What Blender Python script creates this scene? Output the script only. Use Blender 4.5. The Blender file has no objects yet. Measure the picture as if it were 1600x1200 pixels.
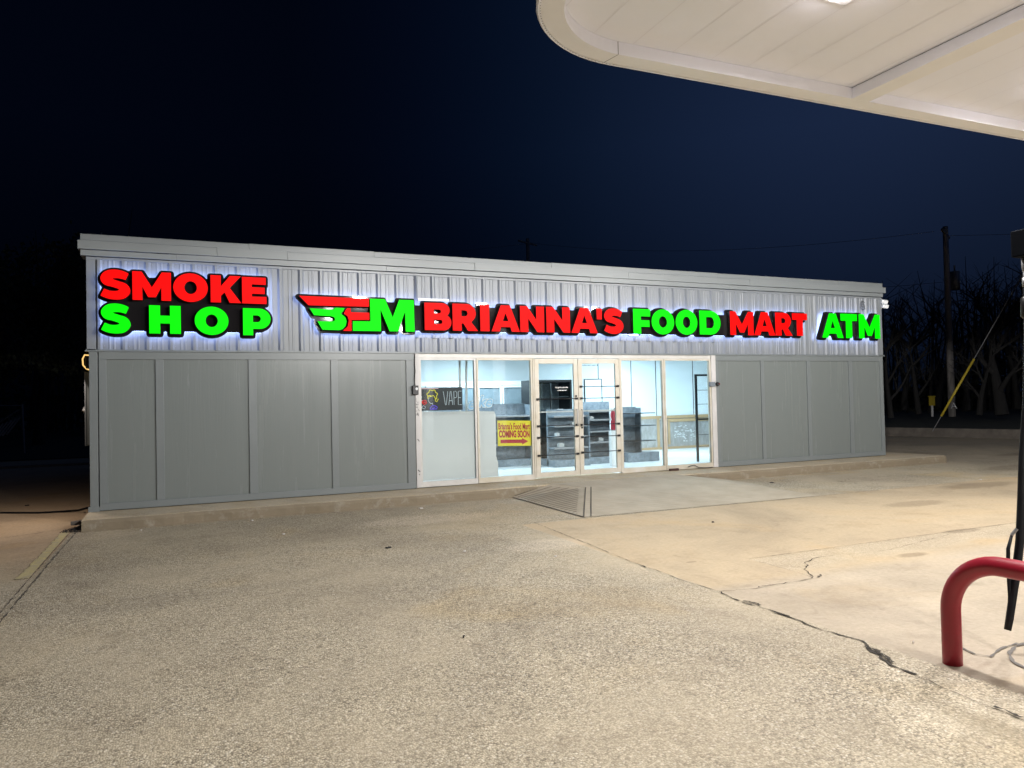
import bpy, math, random
import numpy as np
from mathutils import Vector, Matrix, Euler

sc = bpy.context.scene
COL = sc.collection
R = math.radians
random.seed(7)
EYE = 1.55
D = 11.79            # distance of the shop front
SZ = 0.155           # top of the pavement slab

# ------------------------------------------------------------------ camera
FPX = 1162.3
yaw, pitch, roll = R(24.21), R(1.34), R(-1.29)
cy, sy, cp, sp, cr, sr = math.cos(yaw), math.sin(yaw), math.cos(pitch), math.sin(pitch), math.cos(roll), math.sin(roll)
fwd = Vector((sy * cp, cy * cp, sp)); rt = Vector((cy, -sy, 0)); up = rt.cross(fwd)
rt, up = cr * rt + sr * up, -sr * rt + cr * up
cam = bpy.data.cameras.new("camera")
cam.sensor_fit = 'HORIZONTAL'; cam.sensor_width = 36.0; cam.lens = FPX / 1600 * 36
cam.clip_start = 0.05; cam.clip_end = 900
camo = bpy.data.objects.new("camera", cam); COL.objects.link(camo)
camo.matrix_world = Matrix(((rt.x, up.x, -fwd.x, 0), (rt.y, up.y, -fwd.y, 0), (rt.z, up.z, -fwd.z, EYE), (0, 0, 0, 1)))
sc.camera = camo
sc.view_settings.view_transform = 'Standard'; sc.view_settings.look = 'None'
sc.view_settings.gamma = 1.0; sc.view_settings.exposure = 0.12; sc.view_settings.use_curve_mapping = False
sc.cycles.use_denoising = True
sc.cycles.max_bounces = 8; sc.cycles.caustics_reflective = False; sc.cycles.caustics_refractive = False
sc.cycles.sample_clamp_indirect = 6.0

# ------------------------------------------------------------------ night sky: black to the west, canopy lamp glare painted into the east
world = bpy.data.worlds.new("World"); sc.world = world; world.use_nodes = True
wt = world.node_tree; wt.nodes.clear()
def N(t, typ, **kw):
    n = t.nodes.new(typ)
    for k, v in kw.items(): setattr(n, k, v)
    return n
def L(t, a, b): t.links.new(a, b)
tc = N(wt, 'ShaderNodeTexCoord'); dt = N(wt, 'ShaderNodeVectorMath', operation='DOT_PRODUCT')
L(wt, tc.outputs['Generated'], dt.inputs[0]); dt.inputs[1].default_value = (0.93, -0.30, 0.0)
rp = N(wt, 'ShaderNodeValToRGB'); e = rp.color_ramp.elements
rp.color_ramp.interpolation = 'B_SPLINE'
e[0].position = 0.0; e[0].color = (0.0004, 0.0010, 0.0034, 1)
e[1].position = 1.0; e[1].color = (0.0055, 0.0105, 0.0270, 1)
for p_, c_ in ((0.15, (0.0008, 0.0024, 0.0085, 1)), (0.30, (0.0030, 0.0075, 0.0215, 1)), (0.50, (0.0105, 0.0200, 0.0530, 1)), (0.68, (0.0070, 0.0135, 0.0340, 1))):
    x = e.new(p_); x.color = c_
dsh = N(wt, 'ShaderNodeMath', operation='MULTIPLY_ADD'); dsh.inputs[1].default_value = .80; dsh.inputs[2].default_value = .12; dsh.use_clamp = True
L(wt, dt.outputs['Value'], dsh.inputs[0])
L(wt, dsh.outputs[0], rp.inputs[0])
sep = N(wt, 'ShaderNodeSeparateXYZ'); L(wt, tc.outputs['Generated'], sep.inputs[0])
mr = N(wt, 'ShaderNodeMapRange'); L(wt, sep.outputs['Z'], mr.inputs['Value'])
mr.inputs['From Min'].default_value = 0.0; mr.inputs['From Max'].default_value = 0.32
mr.inputs['To Min'].default_value = 0.16; mr.inputs['To Max'].default_value = 1.0
bg = N(wt, 'ShaderNodeBackground'); L(wt, rp.outputs[0], bg.inputs['Color']); L(wt, mr.outputs[0], bg.inputs['Strength'])
ow = N(wt, 'ShaderNodeOutputWorld'); L(wt, bg.outputs[0], ow.inputs[0])

def lamp(name, loc, power, size, color=(1, 1, 1), rot=(0, 0, 0), sy_=None, spread=180):
    l = bpy.data.lights.new(name, 'AREA'); l.energy = power; l.color = color; l.size = size
    if sy_: l.shape = 'RECTANGLE'; l.size_y = sy_
    l.spread = R(spread)
    o = bpy.data.objects.new(name, l); COL.objects.link(o); o.location = loc; o.rotation_euler = rot
    return o
CW = (1.0, 0.975, 0.945)
CANOPY_LAMPS = [(4.42, 3.80, 290), (7.75, 4.15, 160), (4.28, 0.2, 115), (7.75, 0.2, 80), (11.3, 4.1, 270), (11.3, 0.2, 80), (4.28, -3.6, 120), (7.75, -3.6, 70)]
for (x, y, p) in CANOPY_LAMPS:
    lamp("canopy_lamp_light", (x, y, 4.448), p * .12, 0.3, CW)
    pl = bpy.data.lights.new("canopy_lens_light", 'SPOT'); pl.spot_size = R(179.5); pl.spot_blend = .04; pl.energy = p * 4.3; pl.color = CW; pl.shadow_soft_size = .09
    pl.use_nodes = True; lt = pl.node_tree; em = lt.nodes['Emission']      # wide batwing distribution of a canopy LED
    c_ = N(lt, 'ShaderNodeTexCoord'); s_ = N(lt, 'ShaderNodeSeparateXYZ'); L(lt, c_.outputs['Normal'], s_.inputs[0])
    a_ = N(lt, 'ShaderNodeMath', operation='ABSOLUTE'); L(lt, s_.outputs['Z'], a_.inputs[0])
    m_ = N(lt, 'ShaderNodeMapRange'); L(lt, a_.outputs[0], m_.inputs[0])
    for i_, v_ in ((1, .12), (2, 1.0), (3, 1.0), (4, .26)): m_.inputs[i_].default_value = v_
    L(lt, m_.outputs[0], em.inputs['Strength'])
    po = bpy.data.objects.new("canopy_lens_light", pl); COL.objects.link(po); po.location = (x, y, 4.345)
for (x, y) in ((4.4, 14.0), (8.2, 13.4), (12.0, 14.0), (6.2, 15.2), (10.2, 15.3)):
    lamp("shop_ceiling_light", (x, y, 2.70), 85, 1.2, (0.72, 0.90, 1.0), sy_=0.3)

# ------------------------------------------------------------------ helpers
def tag(o, label=None, cat=None, group=None, kind=None):
    if label: o['label'] = label
    if cat: o['category'] = cat
    if group: o['group'] = group
    if kind: o['kind'] = kind
    return o
def empty(name, loc, label, cat, group=None):
    o = bpy.data.objects.new(name, None); COL.objects.link(o); o.location = loc; o.empty_display_size = 0.1
    return tag(o, label, cat, group)
class MB:
    """collects shapes in world coordinates"""
    def __init__(s): s.v = []; s.f = []; s.m = []; s.mi = 0
    def add(s, vs, fs):
        b = len(s.v); s.v += [tuple(q) for q in vs]; s.f += [tuple(b + i for i in f) for f in fs]; s.m += [s.mi] * len(fs); return s
    def box(s, x0, x1, y0, y1, z0, z1):
        vs = [(x0, y0, z0), (x1, y0, z0), (x1, y1, z0), (x0, y1, z0), (x0, y0, z1), (x1, y0, z1), (x1, y1, z1), (x0, y1, z1)]
        return s.add(vs, [(0, 3, 2, 1), (4, 5, 6, 7), (0, 1, 5, 4), (1, 2, 6, 5), (2, 3, 7, 6), (3, 0, 4, 7)])
    def obox(s, c, size, rot):
        m = Euler(rot).to_matrix(); c = Vector(c); vs = []
        for dz in (-.5, .5):
            for dx, dy in ((-.5, -.5), (.5, -.5), (.5, .5), (-.5, .5)):
                vs.append(c + m @ Vector((dx * size[0], dy * size[1], dz * size[2])))
        return s.add(vs, [(0, 3, 2, 1), (4, 5, 6, 7), (0, 1, 5, 4), (1, 2, 6, 5), (2, 3, 7, 6), (3, 0, 4, 7)])
    def tube(s, pts, r, n=10, cap=True):
        pts = [Vector(p) for p in pts]; rs = r if isinstance(r, (list, tuple)) else [r] * len(pts)
        rings = []; prev = None
        for i, p in enumerate(pts):
            t = (pts[min(i + 1, len(pts) - 1)] - pts[max(i - 1, 0)])
            if t.length < 1e-9: t = Vector((0, 0, 1))
            t.normalize()
            if prev is None:
                a = Vector((0, 0, 1)) if abs(t.z) < .9 else Vector((1, 0, 0)); u = t.cross(a).normalized()
            else:
                u = (prev - t * prev.dot(t)).normalized()
            prev = u; w = t.cross(u)
            rings.append([p + (u * math.cos(2 * math.pi * k / n) + w * math.sin(2 * math.pi * k / n)) * rs[i] for k in range(n)])
        vs = [q for rg in rings for q in rg]; fs = []
        for i in range(len(rings) - 1):
            for k in range(n):
                fs.append((i * n + k, i * n + (k + 1) % n, (i + 1) * n + (k + 1) % n, (i + 1) * n + k))
        if cap: fs.append(tuple(range(n - 1, -1, -1))); fs.append(tuple((len(rings) - 1) * n + k for k in range(n)))
        return s.add(vs, fs)
    def prism_x(s, prof, x0, x1):
        """profile [(y, z)] swept along x, open polyline"""
        n = len(prof); vs = [(x0, y, z) for y, z in prof] + [(x1, y, z) for y, z in prof]
        return s.add(vs, [(i, i + 1, n + i + 1, n + i) for i in range(n - 1)])
    def poly(s, pts): return s.add(pts, [tuple(range(len(pts)))])
    def ball(s, c, r, n=10, sq=(1, 1, 1)):
        vs = []; fs = []
        for i in range(n + 1):
            a = math.pi * i / n
            for k in range(2 * n):
                b = math.pi * k / n; vs.append((c[0] + r * sq[0] * math.sin(a) * math.cos(b), c[1] + r * sq[1] * math.sin(a) * math.sin(b), c[2] + r * sq[2] * math.cos(a)))
        for i in range(n):
            for k in range(2 * n):
                fs.append((i * 2 * n + k, (i + 1) * 2 * n + k, (i + 1) * 2 * n + (k + 1) % (2 * n), i * 2 * n + (k + 1) % (2 * n)))
        return s.add(vs, fs)
    def build(s, name, mats, parent=None, smooth=False, bevel=0, label=None):
        me = bpy.data.meshes.new(name)
        off = Vector((0, 0, 0))
        q = parent
        while q is not None: off += q.location; q = q.parent
        o = bpy.data.objects.new(name, me); COL.objects.link(o)
        vs = [Vector(v) for v in s.v]
        if parent is None:
            lo = Vector((min(v.x for v in vs), min(v.y for v in vs), min(v.z for v in vs))); hi = Vector((max(v.x for v in vs), max(v.y for v in vs), max(v.z for v in vs)))
            o.location = Vector(((lo.x + hi.x) / 2, (lo.y + hi.y) / 2, lo.z)); off = o.location.copy()
        me.from_pydata([tuple(v - off) for v in vs], [], s.f)
        if not isinstance(mats, (list, tuple)): mats = [mats]
        for m in mats: me.materials.append(m)
        if len(mats) > 1: me.polygons.foreach_set('material_index', s.m)
        me.update()
        if smooth: me.shade_smooth(); 
        if parent is not None: o.parent = parent
        if bevel:
            b = o.modifiers.new('b', 'BEVEL'); b.width = bevel; b.segments = 2; b.limit_method = 'ANGLE'
        if label: o['label'] = label
        return o

# ------------------------------------------------------------------ materials
def mat(name, col, rough=0.6, metal=0.0, spec=0.5, var=0.0, vscale=3.0, bump=0.0, bscale=60.0, vstretch=(1, 1, 1), col2=None, coat=0):
    m = bpy.data.materials.new(name); m.use_nodes = True; t = m.node_tree; b = t.nodes['Principled BSDF']
    b.inputs['Roughness'].default_value = rough; b.inputs['Metallic'].default_value = metal; b.inputs['Specular IOR Level'].default_value = spec
    if coat: b.inputs['Coat Weight'].default_value = coat
    tcn = N(t, 'ShaderNodeTexCoord'); mp = N(t, 'ShaderNodeMapping'); mp.inputs['Scale'].default_value = vstretch
    L(t, tcn.outputs['Object'], mp.inputs[0])
    if var or col2:
        nz = N(t, 'ShaderNodeTexNoise'); nz.inputs['Scale'].default_value = vscale; nz.inputs['Detail'].default_value = 8; nz.inputs['Roughness'].default_value = 0.62
        L(t, mp.outputs[0], nz.inputs['Vector'])
        r_ = N(t, 'ShaderNodeValToRGB'); r_.color_ramp.elements[0].position = 0.3; r_.color_ramp.elements[1].position = 0.7
        c2 = col2 or tuple(min(1, c * (1 + var)) for c in col); c1 = col if col2 else tuple(c * (1 - var) for c in col)
        r_.color_ramp.elements[0].color = (*c1, 1); r_.color_ramp.elements[1].color = (*c2, 1)
        L(t, nz.outputs['Fac'], r_.inputs[0]); L(t, r_.outputs[0], b.inputs['Base Color'])
        m2 = N(t, 'ShaderNodeMapRange'); m2.inputs['To Min'].default_value = max(0, rough - .08); m2.inputs['To Max'].default_value = min(1, rough + .1)
        L(t, nz.outputs['Fac'], m2.inputs[0]); L(t, m2.outputs[0], b.inputs['Roughness'])
    else:
        b.inputs['Base Color'].default_value = (*col, 1)
    if bump:
        n2 = N(t, 'ShaderNodeTexNoise'); n2.inputs['Scale'].default_value = bscale; n2.inputs['Detail'].default_value = 5
        L(t, mp.outputs[0], n2.inputs['Vector']); bp = N(t, 'ShaderNodeBump'); bp.inputs['Strength'].default_value = bump; bp.inputs['Distance'].default_value = 0.01
        L(t, n2.outputs['Fac'], bp.inputs['Height']); L(t, bp.outputs[0], b.inputs['Normal'])
    return m
def emis(name, col, strength, rough=0.3, base=None):
    m = bpy.data.materials.new(name); m.use_nodes = True; b = m.node_tree.nodes['Principled BSDF']
    b.inputs['Base Color'].default_value = (*(base or tuple(c * .3 for c in col)), 1); b.inputs['Roughness'].default_value = rough
    b.inputs['Specular IOR Level'].default_value = .12
    b.inputs['Emission Color'].default_value = (*col, 1); b.inputs['Emission Strength'].default_value = strength
    return m
def glass(name, tint=(0.93, 0.97, 0.98), refl=1.0):
    m = bpy.data.materials.new(name); m.use_nodes = True; t = m.node_tree; t.nodes.clear()
    tr = N(t, 'ShaderNodeBsdfTransparent'); tr.inputs[0].default_value = (*tint, 1)
    gl = N(t, 'ShaderNodeBsdfGlossy'); gl.inputs['Roughness'].default_value = 0.03; gl.inputs[0].default_value = (.9, .95, 1, 1)
    fr = N(t, 'ShaderNodeFresnel'); fr.inputs[0].default_value = 1.45
    mu = N(t, 'ShaderNodeMath', operation='MULTIPLY'); mu.inputs[1].default_value = refl; L(t, fr.outputs[0], mu.inputs[0])
    mx = N(t, 'ShaderNodeMixShader'); L(t, mu.outputs[0], mx.inputs[0]); L(t, tr.outputs[0], mx.inputs[1]); L(t, gl.outputs[0], mx.inputs[2])
    o = N(t, 'ShaderNodeOutputMaterial'); L(t, mx.outputs[0], o.inputs[0]); return m

M = {}
M['panel'] = mat('grey_painted_wood', (.182, .204, .201), .25, var=.02, vscale=7, bump=.10, bscale=34, vstretch=(1, 1, .05))
M['trim'] = mat('grey_painted_trim', (.190, .212, .218), .33, var=.03, vscale=5, bump=.10, bscale=50, vstretch=(.3, 1, .3))
M['metal'] = mat('grey_painted_metal', (.215, .233, .250), .36, metal=.0, var=.06, vscale=2.2, bump=.05, bscale=9, vstretch=(1, 1, .4))
M['cornice'] = mat('grey_cornice_metal', (.225, .246, .254), .38, var=.05, vscale=2.0, bump=.08, bscale=4, vstretch=(.5, 1, 1.5))
M['alu'] = mat('old_aluminium', (.50, .49, .47), .45, metal=.1, col2=(.64, .63, .61), vscale=4, bump=.1, bscale=30)
M['alu_dirty'] = mat('stained_aluminium', (.52, .47, .36), .5, metal=.1, col2=(.64, .62, .57), vscale=2.6, bump=.1, bscale=30)
M['jamb'] = mat('dirty_white_jamb', (.50, .49, .48), .55, col2=(.62, .61, .61), vscale=5, vstretch=(1, 1, .5), bump=.1)
M['glass'] = glass('window_glass')
M['black'] = mat('black_plastic', (.012, .012, .013), .35)
M['dark'] = mat('dark_metal', (.03, .03, .032), .4, var=.3)
M['white'] = mat('white_paint', (.78, .78, .78), .4, var=.02)
M['canopy'] = mat('canopy_deck', (.86, .88, .95), .38, var=.02, vscale=1.2, bump=.02, bscale=2)
M['canopy_tray'] = mat('canopy_tray_metal', (.84, .84, .84), .42, var=.03, vscale=2)
M['canopy_white'] = mat('canopy_white_edge', (.88, .89, .95), .35, var=.02)
M['red'] = mat('red_paint', (.36, .010, .030), .42, var=.12, vscale=6, bump=.06, bscale=25, coat=.2)
M['rubber'] = mat('black_rubber', (.006, .007, .010), .5, spec=.3, var=.25, vscale=12, bump=.1)
M['wood_pole'] = mat('weathered_pole', (.40, .37, .35), .9, var=.3, vscale=6, bump=.6, bscale=12, vstretch=(1, 1, .1))
M['bark'] = mat('tree_bark', (.026, .025, .025), .95, var=.35, vscale=5, bump=.7, bscale=10, vstretch=(1, 1, .2))
M['leaf'] = mat('dry_leaves', (.045, .05, .022), .8, var=.4)
M['wire'] = mat('galvanised_wire', (.30, .30, .31), .5, metal=.6)
M['yellow'] = mat('yellow_plastic', (.55, .42, .04), .5, var=.1)
M['sign_yellow'] = mat('sign_yellow', (.90, .74, .03), .4)
M['sign_red'] = mat('sign_red', (.50, .02, .035), .4)
M['paper'] = mat('white_paper', (.82, .81, .80), .75, var=.02, vscale=3, bump=.15, bscale=3)
pm = M['paper'].node_tree; pb = pm.nodes['Principled BSDF']; tn = N(pm, 'ShaderNodeBsdfTranslucent'); tn.inputs[0].default_value = (.95, .86, .80, 1)
pmx = N(pm, 'ShaderNodeMixShader'); pmx.inputs[0].default_value = .40; L(pm, pb.outputs[0], pmx.inputs[1]); L(pm, tn.outputs[0], pmx.inputs[2]); L(pm, pmx.outputs[0], pm.nodes['Material Output'].inputs[0])
M['backer'] = mat('gloss_black_backer', (.012, .011, .012), .05, spec=.22)
M['return'] = mat('black_letter_return', (.010, .010, .011), .3)
M['red_face'] = emis('red_letter_face', (1.0, .0, .0), 1.05, rough=.6, base=(.05, 0, 0))
M['green_face'] = emis('green_letter_face', (.0, 1.0, .0), 1.02, rough=.6, base=(0, .05, 0))
M['halo'] = emis('halo_led', (.40, .52, 1.0), 12.0)
M['lens'] = emis('lamp_lens', (1.0, .93, 1.0), 55.0)
M['amber'] = emis('amber_lens', (1.0, .62, .20), 1.1)
M['wall_in'] = mat('white_shop_wall', (.72, .78, .80), .6, var=.02, vscale=1)
M['floor_in'] = mat('white_shop_floor', (.74, .76, .76), .3, var=.05, vscale=3)
M['ceil_in'] = mat('white_ceiling', (.8, .8, .8), .7)
M['shelf'] = mat('black_shelf_metal', (.13, .16, .19), .34, col2=(.27, .31, .35), vscale=14)
M['ply'] = mat('weathered_plywood', (.24, .22, .20), .7, col2=(.42, .41, .40), vscale=9, vstretch=(1, 1, .4))
M['ply_trim'] = mat('plywood_trim', (.45, .30, .16), .6, var=.15)
M['kerb'] = mat('kerb_concrete', (.17, .15, .13), .9, var=.3, vscale=4, bump=.4, bscale=18)
M['joint'] = mat('joint_filler', (.085, .075, .062), .95, var=.3, vscale=20)
M['crack'] = mat('crack_shadow', (.050, .042, .034), 1.0, var=.4, vscale=30)
M['grass'] = mat('night_grass', (.04, .045, .03), .95, var=.5, vscale=3, bump=.5, bscale=10)
M['lamp_glass'] = mat('frosted_lamp', (.75, .78, .80), .2)

def concrete(name, ground):
    """weathered exposed-aggregate paving, coordinates in metres"""
    m = bpy.data.materials.new(name); m.use_nodes = True; t = m.node_tree; b = t.nodes['Principled BSDF']
    g = N(t, 'ShaderNodeNewGeometry'); P = g.outputs['Position']
    sp_ = N(t, 'ShaderNodeSeparateXYZ'); L(t, P, sp_.inputs[0])
    def noise(scale, detail=6, rough=.6, vec=None, dist=0):
        n = N(t, 'ShaderNodeTexNoise'); n.inputs['Scale'].default_value = scale; n.inputs['Detail'].default_value = detail; n.inputs['Roughness'].default_value = rough
        n.inputs['Distortion'].default_value = dist; L(t, vec or P, n.inputs['Vector']); return n.outputs['Fac']
    def ramp(src, stops):
        r_ = N(t, 'ShaderNodeValToRGB'); el = r_.color_ramp.elements
        el[0].position, el[0].color = stops[0][0], (*stops[0][1], 1); el[1].position, el[1].color = stops[-1][0], (*stops[-1][1], 1)
        for p_, c_ in stops[1:-1]:
            q_ = el.new(p_); q_.color = (*c_, 1)
        L(t, src, r_.inputs[0]); return r_.outputs[0]
    def mth(op, a, b_, clamp=False):
        n = N(t, 'ShaderNodeMath', operation=op); n.use_clamp = clamp
        for i, v in enumerate((a, b_)):
            if v is None: continue
            if isinstance(v, (int, float)): n.inputs[i].default_value = v
            else: L(t, v, n.inputs[i])
        return n.outputs[0]
    def mapr(src, a, b_, c=0, d=1):
        n = N(t, 'ShaderNodeMapRange'); L(t, src, n.inputs[0]); n.inputs[1].default_value = a; n.inputs[2].default_value = b_; n.inputs[3].default_value = c; n.inputs[4].default_value = d; return n.outputs[0]
    def mix(f, a, b_, mode='MIX'):
        n = N(t, 'ShaderNodeMix', data_type='RGBA', blend_type=mode)
        if isinstance(f, (int, float)): n.inputs[0].default_value = f
        else: L(t, f, n.inputs[0])
        for i, v in ((6, a), (7, b_)):
            if isinstance(v, tuple): n.inputs[i].default_value = (*v, 1)
            else: L(t, v, n.inputs[i])
        return n.outputs[2]
    # aggregate stones
    vo = N(t, 'ShaderNodeTexVoronoi'); vo.inputs['Scale'].default_value = 92; L(t, P, vo.inputs['Vector'])
    vo2 = N(t, 'ShaderNodeTexVoronoi'); vo2.inputs['Scale'].default_value = 170; L(t, P, vo2.inputs['Vector'])
    hs = N(t, 'ShaderNodeSeparateColor'); L(t, vo.outputs['Color'], hs.inputs[0])
    hs2 = N(t, 'ShaderNodeSeparateColor'); L(t, vo2.outputs['Color'], hs2.inputs[0])
    stones = ramp(hs.outputs[0], [(0, (.07, .06, .05)), (.22, (.26, .23, .18)), (.55, (.48, .43, .345)), (.88, (.60, .545, .44)), (.96, (.68, .64, .55)), (1, (.80, .78, .74))])
    fine = ramp(hs2.outputs[1], [(0, (.24, .21, .165)), (.5, (.44, .395, .315)), (1, (.60, .55, .46))])
    stones = mix(.35, stones, fine)
    vo3 = N(t, 'ShaderNodeTexVoronoi'); vo3.inputs['Scale'].default_value = 34; L(t, P, vo3.inputs['Vector'])
    h3 = N(t, 'ShaderNodeSeparateColor'); L(t, vo3.outputs['Color'], h3.inputs[0])
    big = mth('MULTIPLY', mapr(h3.outputs[2], .93, .95), mth('SUBTRACT', 1, mapr(vo3.outputs['Distance'], .26, .36)))
    stones = mix(mth('MULTIPLY', big, .75), stones, (.72, .68, .60))
    dk = mth('MULTIPLY', mth('SUBTRACT', 1, mapr(h3.outputs[1], .04, .06)), mth('SUBTRACT', 1, mapr(vo3.outputs['Distance'], .18, .28)))
    stones = mix(mth('MULTIPLY', dk, .7), stones, (.12, .10, .085))
    gaps = mapr(vo.outputs['Distance'], .25, .75, 1.08, .72)
    stones = mix(1.0, stones, gaps, 'MULTIPLY')
    cement = ramp(noise(26, 8, .7), [(.3, (.37, .325, .255)), (.7, (.53, .475, .38))])
    if ground:
        X, Y = sp_.outputs['X'], sp_.outputs['Y']
        warp = mapr(noise(.7, 3), 0, 1, -.35, .35)
        patch = mapr(noise(.55, 5, .6), .38, .62, .15, .95)
        # the concrete bay east of the long joint is smoother and tan
        east = mth('MULTIPLY', mapr(X, 3.90, 3.93), mth('SUBTRACT', 1, mapr(Y, 8.50, 8.53)))
        strip = mth('MULTIPLY', mapr(X, 4.92, 4.94), mth('MULTIPLY', mth('SUBTRACT', 1, mapr(Y, 5.55, 5.57)), mapr(mth('ADD', Y, mth('MULTIPLY', warp, .9)), 4.98, 5.12)))
        south = mth('MULTIPLY', mapr(X, 3.90, 3.93), mth('SUBTRACT', 1, mapr(Y, 4.70, 4.95)))
        west = mth('MULTIPLY', mth('SUBTRACT', 1, mapr(X, -1.27, -1.25)), mapr(Y, 8.0, 9.5))
        agg = mth('SUBTRACT', patch, mth('MULTIPLY', mth('SUBTRACT', east, strip, True), .8), True)
        agg = mth('SUBTRACT', agg, mth('MULTIPLY', west, .7), True)
        near = mth('MULTIPLY', mth('SUBTRACT', 1, mapr(mth('ADD', X, warp), 2.4, 3.9)), .40)
        agg = mth('ADD', agg, mth('MULTIPLY', near, mth('SUBTRACT', 1, west)), True)
        base = mix(agg, cement, stones)
        tan = mix(mth('MULTIPLY', mth('SUBTRACT', east, south, True), .8), base, mix(.5, base, (.47, .355, .225)))
        pink = mix(mth('MULTIPLY', south, .7), tan, mix(.55, tan, (.39, .335, .295)))
        strp = mix(mth('MULTIPLY', strip, .5), pink, mix(.6, stones, (.54, .48, .38)))
        # edge of the canopy light painted as a darker band along the shop slab
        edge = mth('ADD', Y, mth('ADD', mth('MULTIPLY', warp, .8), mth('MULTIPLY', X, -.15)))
        dirt = mth('MULTIPLY', mapr(edge, 8.1, 8.9), mth('SUBTRACT', 1, mapr(X, 3.2, 5.2)))  # mask of the darker band at the edge of the canopy light
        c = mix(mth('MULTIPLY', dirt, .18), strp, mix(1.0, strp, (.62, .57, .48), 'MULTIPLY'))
        we = mix(mth('MULTIPLY', west, .8), c, mix(1.0, c, (1.0, .85, .75), 'MULTIPLY'))
        st = ramp(noise(.35, 6, .65, dist=.6), [(.35, (.78, .78, .80)), (.55, (1, 1, 1)), (.75, (1.06, 1.0, .90))])
        c = mix(1.0, we, st, 'MULTIPLY')
        blotch = mapr(noise(1.6, 7, .7), .52, .72, 0, .42)
        tyre = mapr(noise(2.4, 4, .5, dist=2.5), .60, .66, 0, .20)
        c = mix(tyre, c, mix(1.0, c, (.66, .63, .60), 'MULTIPLY'))
        c = mix(blotch, c, mix(1.0, c, (.62, .58, .55), 'MULTIPLY'))
        yl = mapr(noise(.6, 4, .5, dist=1.0), .58, .75, 0, .5)
        c = mix(yl, c, mix(1.0, c, (1.05, .90, .62), 'MULTIPLY'))
        # oil spots
        vs = N(t, 'ShaderNodeTexVoronoi'); vs.inputs['Scale'].default_value = .75; L(t, P, vs.inputs['Vector'])
        spot = mth('MULTIPLY', mth('SUBTRACT', 1, mapr(mth('ADD', vs.outputs['Distance'], mapr(noise(5, 4), 0, 1, -.05, .05)), .05, .10)), mapr(X, 3.5, 5))
        c = mix(mth('MULTIPLY', spot, .6), c, mix(1.0, c, (.40, .37, .35), 'MULTIPLY'))
        for (sx_, sy_2, rx, ry, st_) in [(6.38, 4.96, .20, .075, .55), (7.95, 5.54, .28, .10, .5), (9.35, 7.2, .6, .22, .4), (12.0, 8.06, .9, .28, .5), (4.4, 5.75, .06, .03, .5), (16.8, 13.0, .8, .4, .5), (18.6, 11.4, .9, .3, .5), (15.6, 9.5, 1.3, .4, .45), (4.75, 4.2, 1.0, .35, .22), (3.42, 3.05, .02, .014, .8), (3.2, 2.15, .022, .015, .8), (3.6, 7.2, .5, .3, -.16), (3.0, 9.6, 1.0, .4, -.12)]:
            vm = N(t, 'ShaderNodeVectorMath', operation='SUBTRACT'); L(t, P, vm.inputs[0]); vm.inputs[1].default_value = (sx_, sy_2, 0)
            vd = N(t, 'ShaderNodeVectorMath', operation='MULTIPLY'); L(t, vm.outputs[0], vd.inputs[0]); vd.inputs[1].default_value = (1 / rx, 1 / ry, 0)
            vl = N(t, 'ShaderNodeVectorMath', operation='LENGTH'); L(t, vd.outputs[0], vl.inputs[0])
            msk = mth('SUBTRACT', 1, mapr(mth('ADD', vl.outputs['Value'], mapr(noise(9, 4), 0, 1, -.35, .35)), .7, 1.15))
            k_ = (.45, .42, .40) if st_ > 0 else (1.25, 1.25, 1.3)
            c = mix(mth('MULTIPLY', msk, abs(st_) if st_ > 0 else .8), c, mix(1.0, c, k_, 'MULTIPLY'))
    else:
        agg = mapr(noise(2.2, 5), .45, .7, 0, .8)
        base = mix(agg, cement, stones)
        c = mix(mapr(noise(3.5, 6, .7), .45, .7, 0, .7), base, mix(1.0, base, (.88, .78, .62), 'MULTIPLY'))
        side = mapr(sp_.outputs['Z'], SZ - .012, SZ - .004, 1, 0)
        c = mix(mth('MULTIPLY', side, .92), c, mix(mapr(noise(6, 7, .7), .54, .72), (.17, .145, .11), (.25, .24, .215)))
    c = mix(1.0, c, (1.20, 1.155, 1.06), 'MULTIPLY')
    L(t, c, b.inputs['Base Color'])
    b.inputs['Roughness'].default_value = .78
    b.inputs['Specular IOR Level'].default_value = .35
    bp = N(t, 'ShaderNodeBump'); bp.inputs['Strength'].default_value = .55; bp.inputs['Distance'].default_value = .006
    hgt = mth('ADD', mth('MULTIPLY', mth('SUBTRACT', 1, vo.outputs['Distance']), agg if not isinstance(agg, float) else .5), mth('MULTIPLY', noise(45, 6, .7), .5))
    L(t, hgt, bp.inputs['Height']); L(t, bp.outputs[0], b.inputs['Normal'])
    return m
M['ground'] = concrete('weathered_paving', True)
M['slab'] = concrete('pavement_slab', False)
M['ramp'] = mat('scored_ramp_concrete', (.40, .345, .26), .85, col2=(.51, .45, .35), vscale=2.5, bump=.3, bscale=40)

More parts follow.
